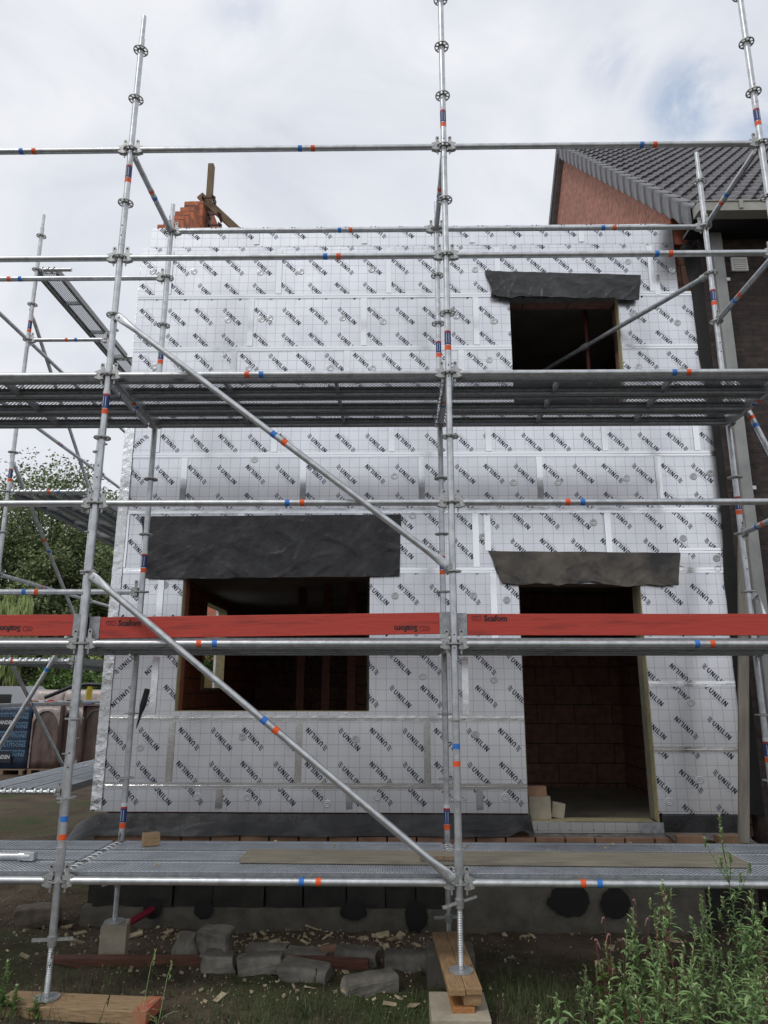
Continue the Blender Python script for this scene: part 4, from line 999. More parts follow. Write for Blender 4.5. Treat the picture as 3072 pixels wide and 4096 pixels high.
for i, (x, y, lb) in enumerate(((2.02, 1.60, 'rough brown brick on the mortar ledge, left of the pair beside the door'), (2.36, 1.62, 'rough brown brick on the mortar ledge, right of the pair, nearer the leaning plank'))):
    mb = MB(); mb.box(-.115, .115, -.05, .05, 0, .062, bev=.006); o = mb.build('loose_brick', 'orange_brick'); o.location = (x+.06, y, -.06); o.rotation_euler.z = R(-6+9*i); tag(o, lb, 'brick', 'loose bricks beside the door')
# blocks inside the door
mb = MB(); mb.box(-.1, .1, -.07, .07, 0, .20, bev=.004); o = mb.build('pale_block', 'concrete_light'); o.location = (.93, 2.20, .031); tag(o, 'pale upright block standing just inside the door hole', 'block')
mb = MB(); mb.box(-.09, .09, -.05, .05, 0, .085, bev=.005); o = mb.build('orange_brick', 'orange_brick'); o.location = (.91, 2.2, .232); tag(o, 'orange brick lying on top of the pale block in the door hole', 'brick')
mb = MB(); mb.box(-.06, .06, -.04, .04, 0, .06, bev=.004); o = mb.build('pale_offcut', 'concrete_light'); o.location = (1.10, 2.24, .14); o.rotation_euler.y = R(10); o.location.z = .035; o.scale = (1, 1, 2.2); tag(o, 'small cream block leaning right of the pale block in the door hole', 'block')
mb = MB(); n = 9; vs = []
for j in range(n):
    for i in range(n):
        u, v = i/(n-1)-.5, j/(n-1)-.5; vs.append((u*.30, v*.12+.0, .11*max(0, 1-abs(u+.18)*4.0)+.05*abs(mnoise.noise(Vector((u*7, v*7, 2))))+.006))
mb.add(vs, [(j*n+i, j*n+i+1, (j+1)*n+i+1, (j+1)*n+i) for j in range(n-1) for i in range(n-1)], 0, False); o = mb.build('plastic_film', 'paper', fixn=False); o.location = (1.18, 2.45, -.05); tag(o, 'crumpled scrap of clear plastic film on the floor inside the door', 'plastic film')
# leaning plank at the right end of the wall
pb, pt = U(2975, 3370, 1, 1.42), U(2972, 2140, 1, 1.42)
mb = MB(); ln = (pt-pb).length; mb.box(-.042, .042, -.016, .016, 0, ln, bev=.003); o = mb.build('leaning_plank', 'timber_grey'); o.data.materials[0] = mat('plank_grey', (.33, .30, .25), .85, scale=5, col2=(.22, .20, .165), stretch=(8, 8, .6), bump=.3)
o.location = pb; o.rotation_euler = (pt-pb).to_track_quat('Z', 'X').to_euler(); o.rotation_euler = (Matrix.Rotation(math.atan2((pt-pb).x, (pt-pb).z), 4, 'Y')).to_euler(); tag(o, 'tall pale grey plank leaning upright at the right end of the foil wall', 'plank')
# black wedge-shaped handle hooked on the left rear post
mb = MB(); a, b = U(590, 2755, 1, 1.03), U(545, 2915, 1, 1.03)
d = b-a; mb.path([a, a+d*.03, a+d*.45, a+d*.62, a+d*.9, b], [.020, .024, .026, .014, .007, .003], 10, flat=((0, 1, 0), [.5]*6, [1]*6)); o = mb.build('rubber_wedge', 'black_plastic'); tag(o, 'black tapering rubber strip stuck upright behind the left rear post below the window', 'rubber strip')
# timber post and raking brace on the gable stub
def stick(name, a, b, w, t, m, label, cat, spin=0):
    a, b = Vector(a), Vector(b); ln = (b-a).length; mb = MB(); mb.box(-w/2, w/2, -t/2, t/2, 0, ln, bev=.003); o = mb.build(name, m); o.location = a
    q = (b-a).to_track_quat('Z', 'Y'); o.rotation_euler = (q.to_matrix().to_4x4()@Matrix.Rotation(spin, 4, 'Z')).to_euler(); tag(o, label, cat); return o
yp = 3.42
A, B2 = U(826, 960, 1, yp), U(843, 661, 1, yp); B2.x = A.x
stick('timber_post', A, B2, .075, .085, 'timber_old', 'upright timber post rising above the stepped brick gable at top left', 'timber post')
A, B2 = U(965, 935, 1, yp-.10), U(800, 782, 1, yp-.10)
stick('raking_timber', A, B2, .04, .10, 'timber_old', 'sloping timber nailed to the upright post above the brick gable', 'timber brace')
for px, py, lb in ((835, 790, 'dark steel clamp at the crossing of post and sloping timber'), (858, 857, 'rust red bar clamp across the post, middle one'), (860, 900, 'black bar clamp low on the timber post, just above the rail')):
    c = U(px, py, 1, yp-.17); mb = MB(); mb.box(-.09, .09, -.008, .008, -.012, .012); mb.box(-.09, -.072, -.008, .10, -.012, .05); mb.box(.06, .078, -.03, .10, -.06, .012); mb.tube((.069, -.03, -.03), (.069, -.09, -.03), .012, seg=8)
    o = mb.build('bar_clamp', 'red_prop'); o.location = c; tag(o, lb, 'clamp', 'clamps on the timber post')

# ------------------------------------------------------------------ ground objects
mb = MB(); mb.box(0, .98, -.11, .11, 0, .072, bev=.005); o = mb.build('sole_timber', 'timber'); o.location = (-2.86, .02, -.744); o.rotation_euler.z = R(-5)
tag(o, 'sawn timber under the left front base plate, red paint on its right end', 'timber')
mb = MB(); mb.box(.90, .985, -.113, .113, .0, .0735); e = mb.build('painted_end', 'timber_redend' if 'timber_redend' in MAT else 'timber_red', o)
e.data.materials[0] = mat('timber_redend', (.42, .10, .06), .8, scale=12, col2=(.34, .19, .10), lo=.4, hi=.6)
bk = ground_h(-2.57, 1.09); mb = MB(); mb.box(-.095, .095, -.10, .10, bk-.02, -.547, bev=.004); o = mb.build('base_block', 'concrete_light'); o.location = (-2.55, 1.06, 0); o.rotation_euler.z = R(12)
tag(o, 'pale upright concrete block carrying the left rear base plate', 'concrete block')
mb = MB(); mb.box(0, 2.35, -.05, .05, 0, .085, bev=.004); o = mb.build('long_timber', 'timber_red'); o.location = (-2.95, .86, -.80); o.rotation_euler = (0, R(-.5), R(-1)); tag(o, 'long reddish timber half sunk in soil behind the grey rubble', 'timber')
mb = MB(); pa, pb_ = U(500, 3702, 1, 1.72), U(612, 3636, 1, 1.99); mb.path([pa, pa.lerp(pb_, .4), pa.lerp(pb_, .8), pb_], [.028]*4, 14); o = mb.build('red_pipe', 'red_plastic'); tag(o, 'dark red plastic pipe poking out of the hole in the footing', 'pipe')
# stack under the centre post
mb = MB(); mb.box(-.17, .17, -.19, .21, -.95, -.63, bev=.006); o = mb.build('base_block', 'concrete_light'); o.location = (-.03, -.16, 0); tag(o, 'large pale concrete block at bottom centre carrying the timbers', 'concrete block')
for i, (xo, lb) in enumerate(((-.068, 'left of two side by side planks under the centre base plate'), (.032, 'right of two side by side planks under the centre base plate'))):
    mb = MB(); mb.box(-.049, .049, 0, 1.03, 0, .036, bev=.005); o = mb.build('sole_plank', 'timber_y'); o.location = (xo+.02, -.28+i*.015, -.536); o.rotation_euler.z = R(2.5); tag(o, lb, 'plank', 'planks under the centre base plates')
mb = MB(); mb.box(-.055, .055, 0, .62, 0, .062, bev=.014); o = mb.build('round_edged_timber', 'timber_y'); o.location = (.045, -.25, -.600); o.rotation_euler.z = R(2); tag(o, 'round edged timber under the right plank of the centre stack', 'timber')
mb = MB(); mb.box(-.075, .055, 0, .58, 0, .03, bev=.004); o = mb.build('packing_board', 'orange_brick'); o.data.materials[0] = mat('timber_orange', (.42, .20, .07), .75, scale=9, col2=(.28, .12, .04), stretch=(9, 1, 9), bump=.3); o.location = (.0, -.265, -.631); o.rotation_euler.z = R(2); tag(o, 'orange stained packing board directly on the concrete block', 'board')
mb = MB(); mb.box(-.16, .16, 0, .25, 0, .20, bev=.006); o = mb.build('base_block', 'concrete'); o.location = (-.03, .42, -.89); o.scale = (1, 1, 1.76); tag(o, 'grey block under the rear end of the centre planks', 'concrete block')
mb = MB(); mb.box(-.12, .12, -.12, .12, -.95, -.662, bev=.005); o = mb.build('base_block', 'concrete'); o.location = (0, 1.12, 0); tag(o, 'low grey block under the centre rear base plate, behind the end of the planks', 'concrete block')
# rubble
def rock(name, px, py, sx, sy, sz, rz, tilt, m, label, seed):
    p = U(px, py, 2, GZ-.02); bm = bmesh.new(); bmesh.ops.create_cube(bm, size=1)
    for v in bm.verts: v.co = Vector((v.co.x*sx, v.co.y*sy, v.co.z*sz))
    broken = 'kerb' not in name or 'lump' in label or 'small' in label
    bmesh.ops.bevel(bm, geom=[e for e in bm.edges if abs(e.verts[0].co.x-e.verts[1].co.x) > .01 and e.verts[0].co.z > 0] if not broken else bm.edges[:], offset=min(sy, sz)*(.28 if not broken else .12), segments=3, affect='EDGES', profile=.5)
    bmesh.ops.triangulate(bm, faces=bm.faces[:]); bmesh.ops.subdivide_edges(bm, edges=[e for e in bm.edges if e.calc_length() > .03], cuts=3, use_grid_fill=True)
    bmesh.ops.triangulate(bm, faces=bm.faces[:]); am = .020 if broken else .010
    for v in bm.verts:
        c = v.co.copy(); k = mnoise.noise(Vector((c.x*9+seed, c.y*9, c.z*9))); k2 = mnoise.noise(Vector((c.x*34+seed, c.y*34, c.z*34)))
        end = 1+2.0*(abs(c.x) > sx*.45)
        v.co += Vector((k*end, mnoise.noise(Vector((c.z*9, c.x*9+seed, c.y*9))), k))*am+Vector((k2, k2, k2))*.005
    me = bpy.data.meshes.new(name); bm.to_mesh(me); bm.free(); me.materials.append(MAT[m]); o = bpy.data.objects.new(name, me); COL.objects.link(o)
    for pl in me.polygons: pl.use_smooth = False
    o.location = (p.x, p.y+sy/2, ground_h(p.x, p.y)+sz*.38); o.rotation_euler = (tilt, R(random.uniform(-4, 4)), rz); tag(o, label, 'rubble', 'concrete rubble lying in front of the footing')
for i, a in enumerate(((735, 3850, .14, .12, .19, R(10), 0, 'small upright grey rubble piece, leftmost of the row'), (850, 3880, .24, .15, .24, R(-18), R(6), 'tall angular lump of pale concrete in the rubble row'),
        (860, 3915, .24, .16, .12, R(5), 0, 'low grey lump in front of the tall angular concrete lump'), (1035, 3925, .30, .17, .11, R(4), 0, 'front left curved kerb piece in the rubble row'), (1060, 3850, .30, .17, .10, R(6), 0, 'kerb piece lying behind the front left one'),
        (1215, 3945, .34, .18, .10, R(-10), R(8), 'front kerb piece in the middle of the rubble row'), (1225, 3862, .32, .18, .10, R(-12), 0, 'tilted kerb piece behind the middle one, beside a red brick'), (1425, 3875, .32, .17, .12, R(-5), 0, 'straight kerb piece right of the red brick'),
        (1475, 4000, .34, .13, .13, R(28), R(4), 'slanting pale kerb piece, nearest and lowest of the row'), (1630, 3900, .34, .17, .13, R(-2), 0, 'dark kerb piece beside the centre timber stack'))):
    rock('kerb_piece', a[0], a[1], a[2], a[3], a[4], a[5], a[6], 'stone_grey', a[7], i*3.1)
rock('broken_brick', 1320, 3850, .14, .10, .13, R(25), 0, 'orange_brick', 'broken red brick wedged between the grey kerb pieces', 40)
rock('concrete_lump', 130, 3690, .35, .22, .16, R(8), 0, 'dirt_lump', 'wide brownish concrete lump in the soil under the left bay', 51)
# scattered offcuts of foam and wood
mb = MB(); random.seed(21)
for i in range(760):
    px = random.choice((random.uniform(0, 3000), random.uniform(250, 1750), random.gauss(1150, 260))); py = random.choice((random.uniform(3680, 4080), random.gauss(3740, 45)))
    if py < 3650 or px < 0: continue
    p = U(px, py, 2, GZ-.08); g = ground_h(p.x, p.y)
    big = random.random() < .10; L_ = random.uniform(.05, .13) if big else random.uniform(.006, .028); w_ = L_*random.uniform(.15, .6); h_ = random.uniform(.004, .02)
    mm = Matrix.Translation((p.x, p.y, g+h_*.7))@Matrix.Rotation(random.uniform(0, 6.3), 4, 'Z')@Matrix.Rotation(random.uniform(-.4, .4), 4, 'Y')@Matrix.Rotation(random.uniform(-.5, .5), 4, 'X')
    mb.box(-L_/2, L_/2, -w_/2, w_/2, -h_/2, h_/2, mtx=mm)
for i in range(3200):
    x, y = random.uniform(-6, 2.4), random.uniform(-.2, 3.2)
    if abs(mnoise.noise(Vector((x*.9, y*.9, 5)))) < .12: continue
    L_ = random.uniform(.003, .010); mm = Matrix.Translation((x, y, ground_h(x, y)+.004))@Matrix.Rotation(random.uniform(0, 6.3), 4, 'Z'); mb.box(-L_/2, L_/2, -L_/3, L_/3, 0, L_*.5, mtx=mm)
tag(mb.build('wood_chips', 'chip'), 'pale crumbs and splinters of foam and wood strewn over the soil', 'debris', kind='stuff')
mb = MB()
for px, py in ((1105, 3365), (1285, 3415), (2190, 3405), (2450, 3380), (2520, 3375), (630, 3462), (1865, 3388), (1340, 3384), (2420, 3395)):
    p = U(px, py, 2, .045); L_ = random.uniform(.02, .04); mm = Matrix.Translation((p.x, min(p.y, 1.0), .05))@Matrix.Rotation(random.uniform(0, 6), 4, 'Z'); mb.box(-L_/2, L_/2, -L_/4, L_/4, -.004, .008, mtx=mm)
tag(mb.build('deck_crumbs', 'chip'), 'small crumbs of foam lying on the lowest deck', 'debris', kind='stuff')

# ------------------------------------------------------------------ plants
def leaf(mb, p, d, up, L_, w_, mi=0, droop=.25):
    d = d.normalized(); s_ = d.cross(up)
    if s_.length < 1e-3: s_ = d.orthogonal()
    s_.normalize(); n = s_.cross(d)
    m1 = p+d*L_*.4+n*L_*.06; m2 = p+d*L_*.75-n*L_*droop*.3; tip = p+d*L_-n*L_*droop
    q = n*w_*.25
    mb.add([p, m1-s_*w_*.5+q, m1, m1+s_*w_*.5+q, m2-s_*w_*.36+q, m2, m2+s_*w_*.36+q, tip], [(0, 2, 1), (0, 3, 2), (1, 2, 5, 4), (2, 3, 6, 5), (4, 5, 7), (5, 6, 7)], mi, True)
def weed(x, y, h, label, seed, lean=(0, 0), dens=1.0, lw=.35, ll=.085, m='leaf_weed'):
    rnd = random.Random(seed); g = ground_h(x, y); t = empty('weed', (x, y, g), label, 'weed', 'tall weeds in the bottom right corner')
    ms = MB(); ml = MB()
    def stem(p0, dirv, ln, r0, depth):
        n = 10; pts = []; p = Vector(p0); d = Vector(dirv).normalized()
        for i in range(n+1):
            pts.append(p.copy()); d = (d+Vector((rnd.uniform(-.06, .06), rnd.uniform(-.06, .06), .05+.02*depth))).normalized(); p = p+d*ln/n
        ms.path(pts, [max(.0012, r0*(1-.75*i/n)) for i in range(n+1)], 6)
        az = rnd.uniform(0, 6.3); nl = int(ln/.022*dens)
        for k in range(nl):
            f = .12+.88*k/nl; i = min(n-1, int(f*n)); q = pts[i].lerp(pts[i+1], f*n-i); az += 2.4
            sz = ll*(1.05-.75*f)*rnd.uniform(.7, 1.25)*(1 if depth == 0 else .75)
            dv = Vector((math.cos(az), math.sin(az), .35+.9*f*f)); leaf(ml, q, dv, Vector((0, 0, 1)), sz, sz*lw*rnd.uniform(.8, 1.2), 1 if f > .86 else 0, rnd.uniform(.1, .5))
        tp = pts[-1]                            # budding tip
        for k in range(int(26*dens)):
            a = rnd.uniform(0, 6.3); hh = rnd.uniform(-.07, .02)*(1 if depth == 0 else .6); leaf(ml, tp+Vector((0, 0, hh)), Vector((math.cos(a), math.sin(a), 1.2)), Vector((0, 0, 1)), rnd.uniform(.012, .026), .008, 1, 0)
        if depth == 0:
            for k in range(int(ln/.075)):
                f = rnd.uniform(.2, .85); i = min(n-1, int(f*n)); a = rnd.uniform(0, 6.3)
                stem(pts[i], (math.cos(a)*.8, math.sin(a)*.8, 1), ln*rnd.uniform(.14, .32)*(1.1-f*.5), r0*.5, 1)
    stem((0, 0, 0), (lean[0], lean[1], 1), h, .0055, 0)
    ms.build('stem', rnd.choice(['stem_green', 'stem_green', 'stem_red']), t); ml.build('foliage', [m, 'leaf_weed_tip'], t, fixn=False)
    return t
WD = [(2240, 3985, -.45, 'small weed at the far left foot of the clump, beside the grass'), (2170, 4040, -.55, 'lowest weed, leftmost at the bottom of the clump'), (2640, 3780, -.65, 'weed with drooping leaves below the forked one'), (2960, 3700, -.15, 'weed behind the tallest one, under the deck rail'), (2780, 3850, -.9, 'nearest weed, low in the middle of the foreground'), (2905, 3262, -.30, 'tallest weed, reaching up in front of the door side deck'), (2690, 3520, -.35, 'weed whose tip meets the lowest deck rail, left of the tallest'), (2850, 3560, -.5, 'slender weed close left of the tallest one'), (2560, 3640, -.3, 'weed with forked top in the middle of the clump'),
      (2625, 3640, -.5, 'weed just right of the forked one'), (2480, 3720, -.45, 'bushy weed at the left shoulder of the clump'), (2410, 3760, -.3, 'lower weed on the left slope of the clump'), (2990, 3560, -.45, 'weed with side spikes near the right edge'),
      (3045, 3720, -.6, 'weed cut by the right edge of the frame'), (2750, 3690, -.6, 'leafy weed low in front of the clump centre'), (2330, 3870, -.35, 'short weed at the left foot of the clump'), (2900, 3800, -.75, 'broad weed in the bottom right foreground'),
      (2560, 3860, -.7, 'foreground weed at the bottom, left of the broad one'), (2440, 3930, -.6, 'small foreground weed at the bottom of the clump'), (2690, 3930, -.8, 'low leafy weed at the bottom edge of the frame'), (3010, 3900, -.8, 'dark low weed in the bottom right corner'), (2800, 3610, -.1, 'weed half hidden behind the others, under the deck')]
for i, (px, py, yy, lb) in enumerate(WD):
    tp = U(px, py, 1, yy); g = ground_h(tp.x, yy); h = max(.15, tp.z-g); weed(tp.x-.02, yy, h*.97, lb, 100+i, (random.uniform(-.04, .04), 0), dens=1.6 if i == 5 else (.95, 1.25, .8, 1.2)[i % 4], ll=(.13, .085, .12, .07)[i % 4], lw=(.30, .20, .26, .18)[i % 4], m='leaf_weed')
def persicaria(px, py, yy, label, seed):
    rnd = random.Random(seed); tp = U(px, py, 1, yy); g = ground_h(tp.x, yy); h = tp.z-g; t = empty('flowering_weed', (tp.x, yy, g), label, 'flower', 'pink flowering weeds')
    ms, ml, mf = MB(), MB(), MB()
    for k in range(3):
        a = rnd.uniform(0, 6.3); ax, ay = .07*math.cos(a), .05*math.sin(a); hh = h*(1 if k == 0 else rnd.uniform(.7, .92))
        pts = [Vector((ax*f*f*(1 if k else .2), ay*f, hh*f)) for f in [i/8 for i in range(9)]]; ms.path(pts, [.003*(1-.6*i/8) for i in range(9)], 6)
        for f in (.3, .42, .54, .64, .74): i = int(f*8); az = rnd.uniform(0, 6.3); leaf(ml, pts[i], Vector((math.cos(az), math.sin(az), .5)), Vector((0, 0, 1)), .11*(1.2-f), .020, 0, .5)
        e = pts[-1]; sg = rnd.choice((-1, 1)); kk = rnd.uniform(.5, 1.0); sp_ = [e+Vector((sg*.013*kk*s, rnd.uniform(-.003, .003), .012*math.sin(s*1.5)-.005*kk*s*s)) for s in [j*.5 for j in range(6)]]; mf.path(sp_, [.002, .0040, .0048, .0045, .0035, .0015], 8)
    ms.build('stem', 'stem_red', t); ml.build('foliage', 'leaf_bright', t, fixn=False); mf.build('flower_spike', 'pink_flower', t)
for i, a in enumerate(((2420, 3670, -.35, 'pink flower spikes bent over at the left top of the weed clump'), (2545, 3610, -.25, 'thin stem with nodding pink buds reaching above the weed clump'), (2640, 3580, -.2, 'single upright pink spike beside the deck rail'), (2380, 3780, -.3, 'low pink flowered stem at the left of the clump'), (2490, 3770, -.5, 'pink flowered stem in front of the bushy weed'))): persicaria(a[0], a[1], a[2], a[3], 300+i)
# grass tufts
def grass():
    rnd = random.Random(5); mb = MB()
    def blade(x, y, h, w_, az, bend):
        g = ground_h(x, y)-.01; d = Vector((math.cos(az), math.sin(az), 0)); s_ = Vector((-d.y, d.x, 0))*w_
        p = [Vector((x, y, g))+d*bend*h*f*f+Vector((0, 0, h*f*(1-.25*bend*f))) for f in (0, .4, .75, 1)]
        mb.add([p[0]-s_, p[0]+s_, p[1]-s_*.8, p[1]+s_*.8, p[2]-s_*.5, p[2]+s_*.5, p[3]], [(0, 1, 3, 2), (2, 3, 5, 4), (4, 5, 6)], 0, True)
    for (px, py, sx, sy, n, h) in ((1450, 4060, 330, 40, 900, .06), (1100, 4080, 300, 30, 500, .07), (2250, 3980, 200, 90, 900, .09), (2150, 4060, 160, 40, 600, .10), (2700, 4050, 260, 50, 900, .12), (560, 3900, 180, 60, 500, .07), (330, 3960, 160, 40, 260, .06),
                                  (120, 4060, 130, 40, 500, .09), (1800, 3960, 80, 50, 200, .07), (2050, 3880, 120, 60, 240, .07), (880, 4020, 300, 50, 450, .05), (60, 3560, 160, 60, 160, .05), (2920, 3900, 160, 120, 500, .14)):
        for i in range(n):
            p = U(rnd.gauss(px, sx), max(3500, rnd.gauss(py, sy)), 2, GZ)
            if p.y > 6: continue
            blade(p.x, p.y, h*rnd.uniform(.4, 1.5), rnd.uniform(.0012, .0028), rnd.uniform(0, 6.3), rnd.uniform(.2, 1.1))
    for i in range(2600):
        x, y = rnd.uniform(-3.6, 2.6), rnd.uniform(-.5, .7)
        if mnoise.noise(Vector((x*1.6, y*1.6, 11))) < .02: continue
        blade(x, y, rnd.uniform(.02, .07), .0016, rnd.uniform(0, 6.3), rnd.uniform(.2, 1.2))
    tag(mb.build('grass', 'grass', fixn=False), 'thin patches of short green grass growing through the soil', 'grass', kind='stuff')
    for j, (px, py, yy, lb) in enumerate(((615, 3800, -.1, 'tall single grass stalk with a seed head over the sawn timber'), (430, 3985, -.3, 'short dark grass stalk in front of the sawn timber'), (680, 3850, -.15, 'green grass stalk right of the tall seed head'), (1260, 3880, -.05, 'lone grass tuft with long stalk in front of the kerb pieces'), (205, 3800, -.12, 'grass stalk rising in front of the left base jack'))):
        tp = U(px, py, 1, yy); g = ground_h(tp.x, yy); m2 = MB(); h = tp.z-g
        m2.path([(-.05, 0, 0), (-.03, 0, h*.4), (-.01, 0, h*.8), (0.015, 0, h)], [.0022, .002, .0016, .001], 6)
        for k in range(18): f = rnd.uniform(.72, 1); leaf(m2, Vector((-.02+.03*f, 0, h*f)), Vector((rnd.uniform(-.5, .6), rnd.uniform(-.4, .4), 1)), Vector((0, 1, 0)), .02, .006)
        for k in range(7): a = rnd.uniform(0, 6.3); leaf(m2, Vector((-.05, 0, .01)), Vector((math.cos(a), math.sin(a)*.6, 1.1)), Vector((0, 0, 1)), rnd.uniform(.08, .17), .007, 0, .4)
        o = m2.build('grass_stalk', 'leaf_weed_tip' if j in (0, 2) else 'grass', fixn=False); o.location = (tp.x, yy, g); tag(o, lb, 'grass stalk', 'single grass stalks')
grass()
for i, (px, py, lb) in enumerate(((60, 3960, 'bright green leafy weed at the left edge beside the sawn timber'), (25, 3860, 'small bright weed at the far left above the sawn timber'), (140, 4070, 'low leafy weed at the bottom left corner'))):
    tp = U(px, py, 1, -.12); g = ground_h(tp.x, -.12); t = weed(tp.x, -.12, max(.10, tp.z-g), lb, 500+i, dens=2.4, lw=.5, ll=.065, m='leaf_bright'); t['group'] = 'low weeds at the left edge'

def tree(name, label, cat, x, y, h, rx, rz_, zc, n, m, seed, leafs=.16, willow=False, clumps=26):
    rnd = random.Random(seed); g = -.75; t = empty(name, (x, y, g), label, cat)
    mb = MB(); mb.path([(0, 0, 0), (.1, 0, h*.25), (-.1, .1, h*.5), (.05, 0, h*.85)], [h*.022, h*.018, h*.012, .03], 8)
    cl = []
    for i in range(clumps):
        while True:
            v = Vector((rnd.uniform(-1, 1), rnd.uniform(-1, 1), rnd.uniform(-1, 1)))
            if .25 < v.length < 1: break
        c = Vector((v.x*rx, v.y*rx, zc+v.z*rz_)); cl.append((c, rnd.uniform(.20, .42)*rx*.8)); b0 = Vector((0, 0, h*rnd.uniform(.2, .6))); mb.path([b0, b0.lerp(c, .5)+Vector((0, 0, .2)), c], [h*.006, h*.004, .01], 5)
    mb.build('trunk', 'bark', t); ml = MB()
    for i in range(n):
        c, r_ = rnd.choice(cl); v = Vector((rnd.gauss(0, 1), rnd.gauss(0, 1), rnd.gauss(0, .8))).normalized()*r_*rnd.uniform(.35, 1.12)
        p = c+v
        if willow: p.z -= rnd.uniform(0, 1)**1.5*rz_*.9; d = Vector((rnd.uniform(-.15, .15), rnd.uniform(-.15, .15), -1)); L_ = leafs*rnd.uniform(1.2, 2.6); w_ = leafs*.22
        else: d = Vector((rnd.uniform(-1, 1), rnd.uniform(-1, 1), rnd.uniform(-.9, .5))); L_ = leafs*rnd.uniform(.5, 1.3); w_ = L_*.55
        if p.z < .3: continue
        d.normalize(); s_ = d.cross(Vector((rnd.uniform(-1, 1), rnd.uniform(-1, 1), rnd.uniform(-1, 1)))).normalized()*w_*.5
        ml.add([p, p+d*L_*.5-s_, p+d*L_, p+d*L_*.5+s_], [(0, 1, 2, 3)], 0, False)
    ml.build('crown', m, t, fixn=False)
def at(px, y): return U(px, 2757, 1, y).x
tree('birch_tree', 'large dark green birch behind the side scaffold at left', 'tree', at(130, 30), 30, 13.5, 5.0, 5.2, 7.2, 90000, 'leaf_dark', 1, .17, clumps=110)
tree('birch_tree', 'drooping dark green tree right of the large birch, close to the house corner', 'tree', at(330, 28), 28, 10, 3.3, 4.0, 5.6, 45000, 'leaf_dark', 2, .16, clumps=60)
tree('broadleaf_tree', 'dense dark tree filling the gap low behind the birches', 'tree', at(200, 36), 36, 9, 6.5, 3.5, 3.6, 24000, 'leaf_dark', 3, .32, clumps=60)
tree('willow_tree', 'pale yellow-green weeping willow at the left edge', 'tree', at(-5, 24), 24, 6.2, 1.0, 1.7, 4.85, 16000, 'leaf_willow', 4, .17, willow=True, clumps=24)
tree('small_tree', 'fresh green small tree behind the wrapped pallets', 'tree', at(225, 23), 23, 3.4, 1.0, .9, 2.5, 3600, 'leaf_mid', 5, .14, clumps=16)
tree('shrub', 'green shrub right of the small tree, at the house corner', 'shrub', at(380, 25), 25, 3.0, 1.5, 1.0, 1.9, 4200, 'leaf_mid', 6, .15, clumps=18)
tree('shrub', 'dark green shrub behind the van', 'shrub', at(60, 27), 27, 3.6, 2.0, 1.2, 2.0, 4200, 'leaf_dark', 7, .18, clumps=18)
tree('shrub', 'yellow-green bush top showing above the red toe board', 'shrub', at(290, 26), 26, 4.2, 1.4, 1.2, 3.3, 3200, 'leaf_willow', 8, .15, clumps=14)
for k, (hx, hy) in enumerate(((at(-250, 26), 27), (-9.0, 34), (-6.0, 33))): tree('garden_tree', ['leafy tree beyond the left edge of the frame', 'garden tree seen through the ground floor window beside the red roof', 'garden tree deep behind the window opening'][k], 'tree', hx, hy, 7, 2.5, 2.4, 3.6, 5000, 'leaf_mid', 20+k, .22, clumps=20)

# ------------------------------------------------------------------ far left yard
def box_house(label, x0, x1, y0, y1, zw, zr, wm_, rm, axis='x'):
    h = empty('distant_house', ((x0+x1)/2, (y0+y1)/2, -.75), label, 'house'); L0 = h.location.copy()
    mb = MB(); mb.box(x0, x1, y0, y1, -.75, zw); o = mb.build('wall', wm_, h); o.location = -L0
    mb = MB()
    if axis == 'x': ym = (y0+y1)/2; mb.prism([(y0-.4, zw-.1), (ym, zr), (y1+.4, zw-.1), (y1+.4, zw-.25), (ym, zr-.2), (y0-.4, zw-.25)], x0-.3, x1+.3, 'x'); mb.prism([(y0, zw), (ym, zr-.25), (y1, zw)], x0+.02, x1-.02, 'x', 1)
    else: xm = (x0+x1)/2; mb.prism([(x0-.4, zw-.1), (xm, zr), (x1+.4, zw-.1), (x1+.4, zw-.25), (xm, zr-.2), (x0-.4, zw-.25)], y0-.3, y1+.3, 'y'); mb.prism([(x0, zw), (xm, zr-.25), (x1, zw)], y0+.02, y1-.02, 'y', 1)
    o = mb.build('roof', [rm, wm_], h); o.location = -L0
    mb = MB()
    for k in range(3): wx = x0+(x1-x0)*(.2+.3*k); mb.box(wx-.45, wx+.45, y0-.03, y0-.001, .6, 1.9)
    o = mb.build('window', 'glass_dark', h); o.location = -L0
    mb = MB(); mb.box(x0+.6, x0+1.1, (y0+y1)/2-.3, (y0+y1)/2+.3, zr-.9, zr+.4); o = mb.build('chimney', wm_, h); o.location = -L0
xa = at(330, 40)
box_house('grey roofed house showing between the left post and the foil wall', xa, xa+7, 40, 48, 3.4, 7.4, 'zinc', 'dark_roof')
xa = at(85, 42); box_house('white rendered house far back behind the trees at left', xa, xa+2.4, 44, 50, 3.6, 5.6, 'white_render', 'dark_roof')
box_house('yellow brick house with orange tiled roof seen through the ground floor window', -13.4, -6.5, 38, 46, 3.0, 6.6, 'yellow_brick', 'red_roof')

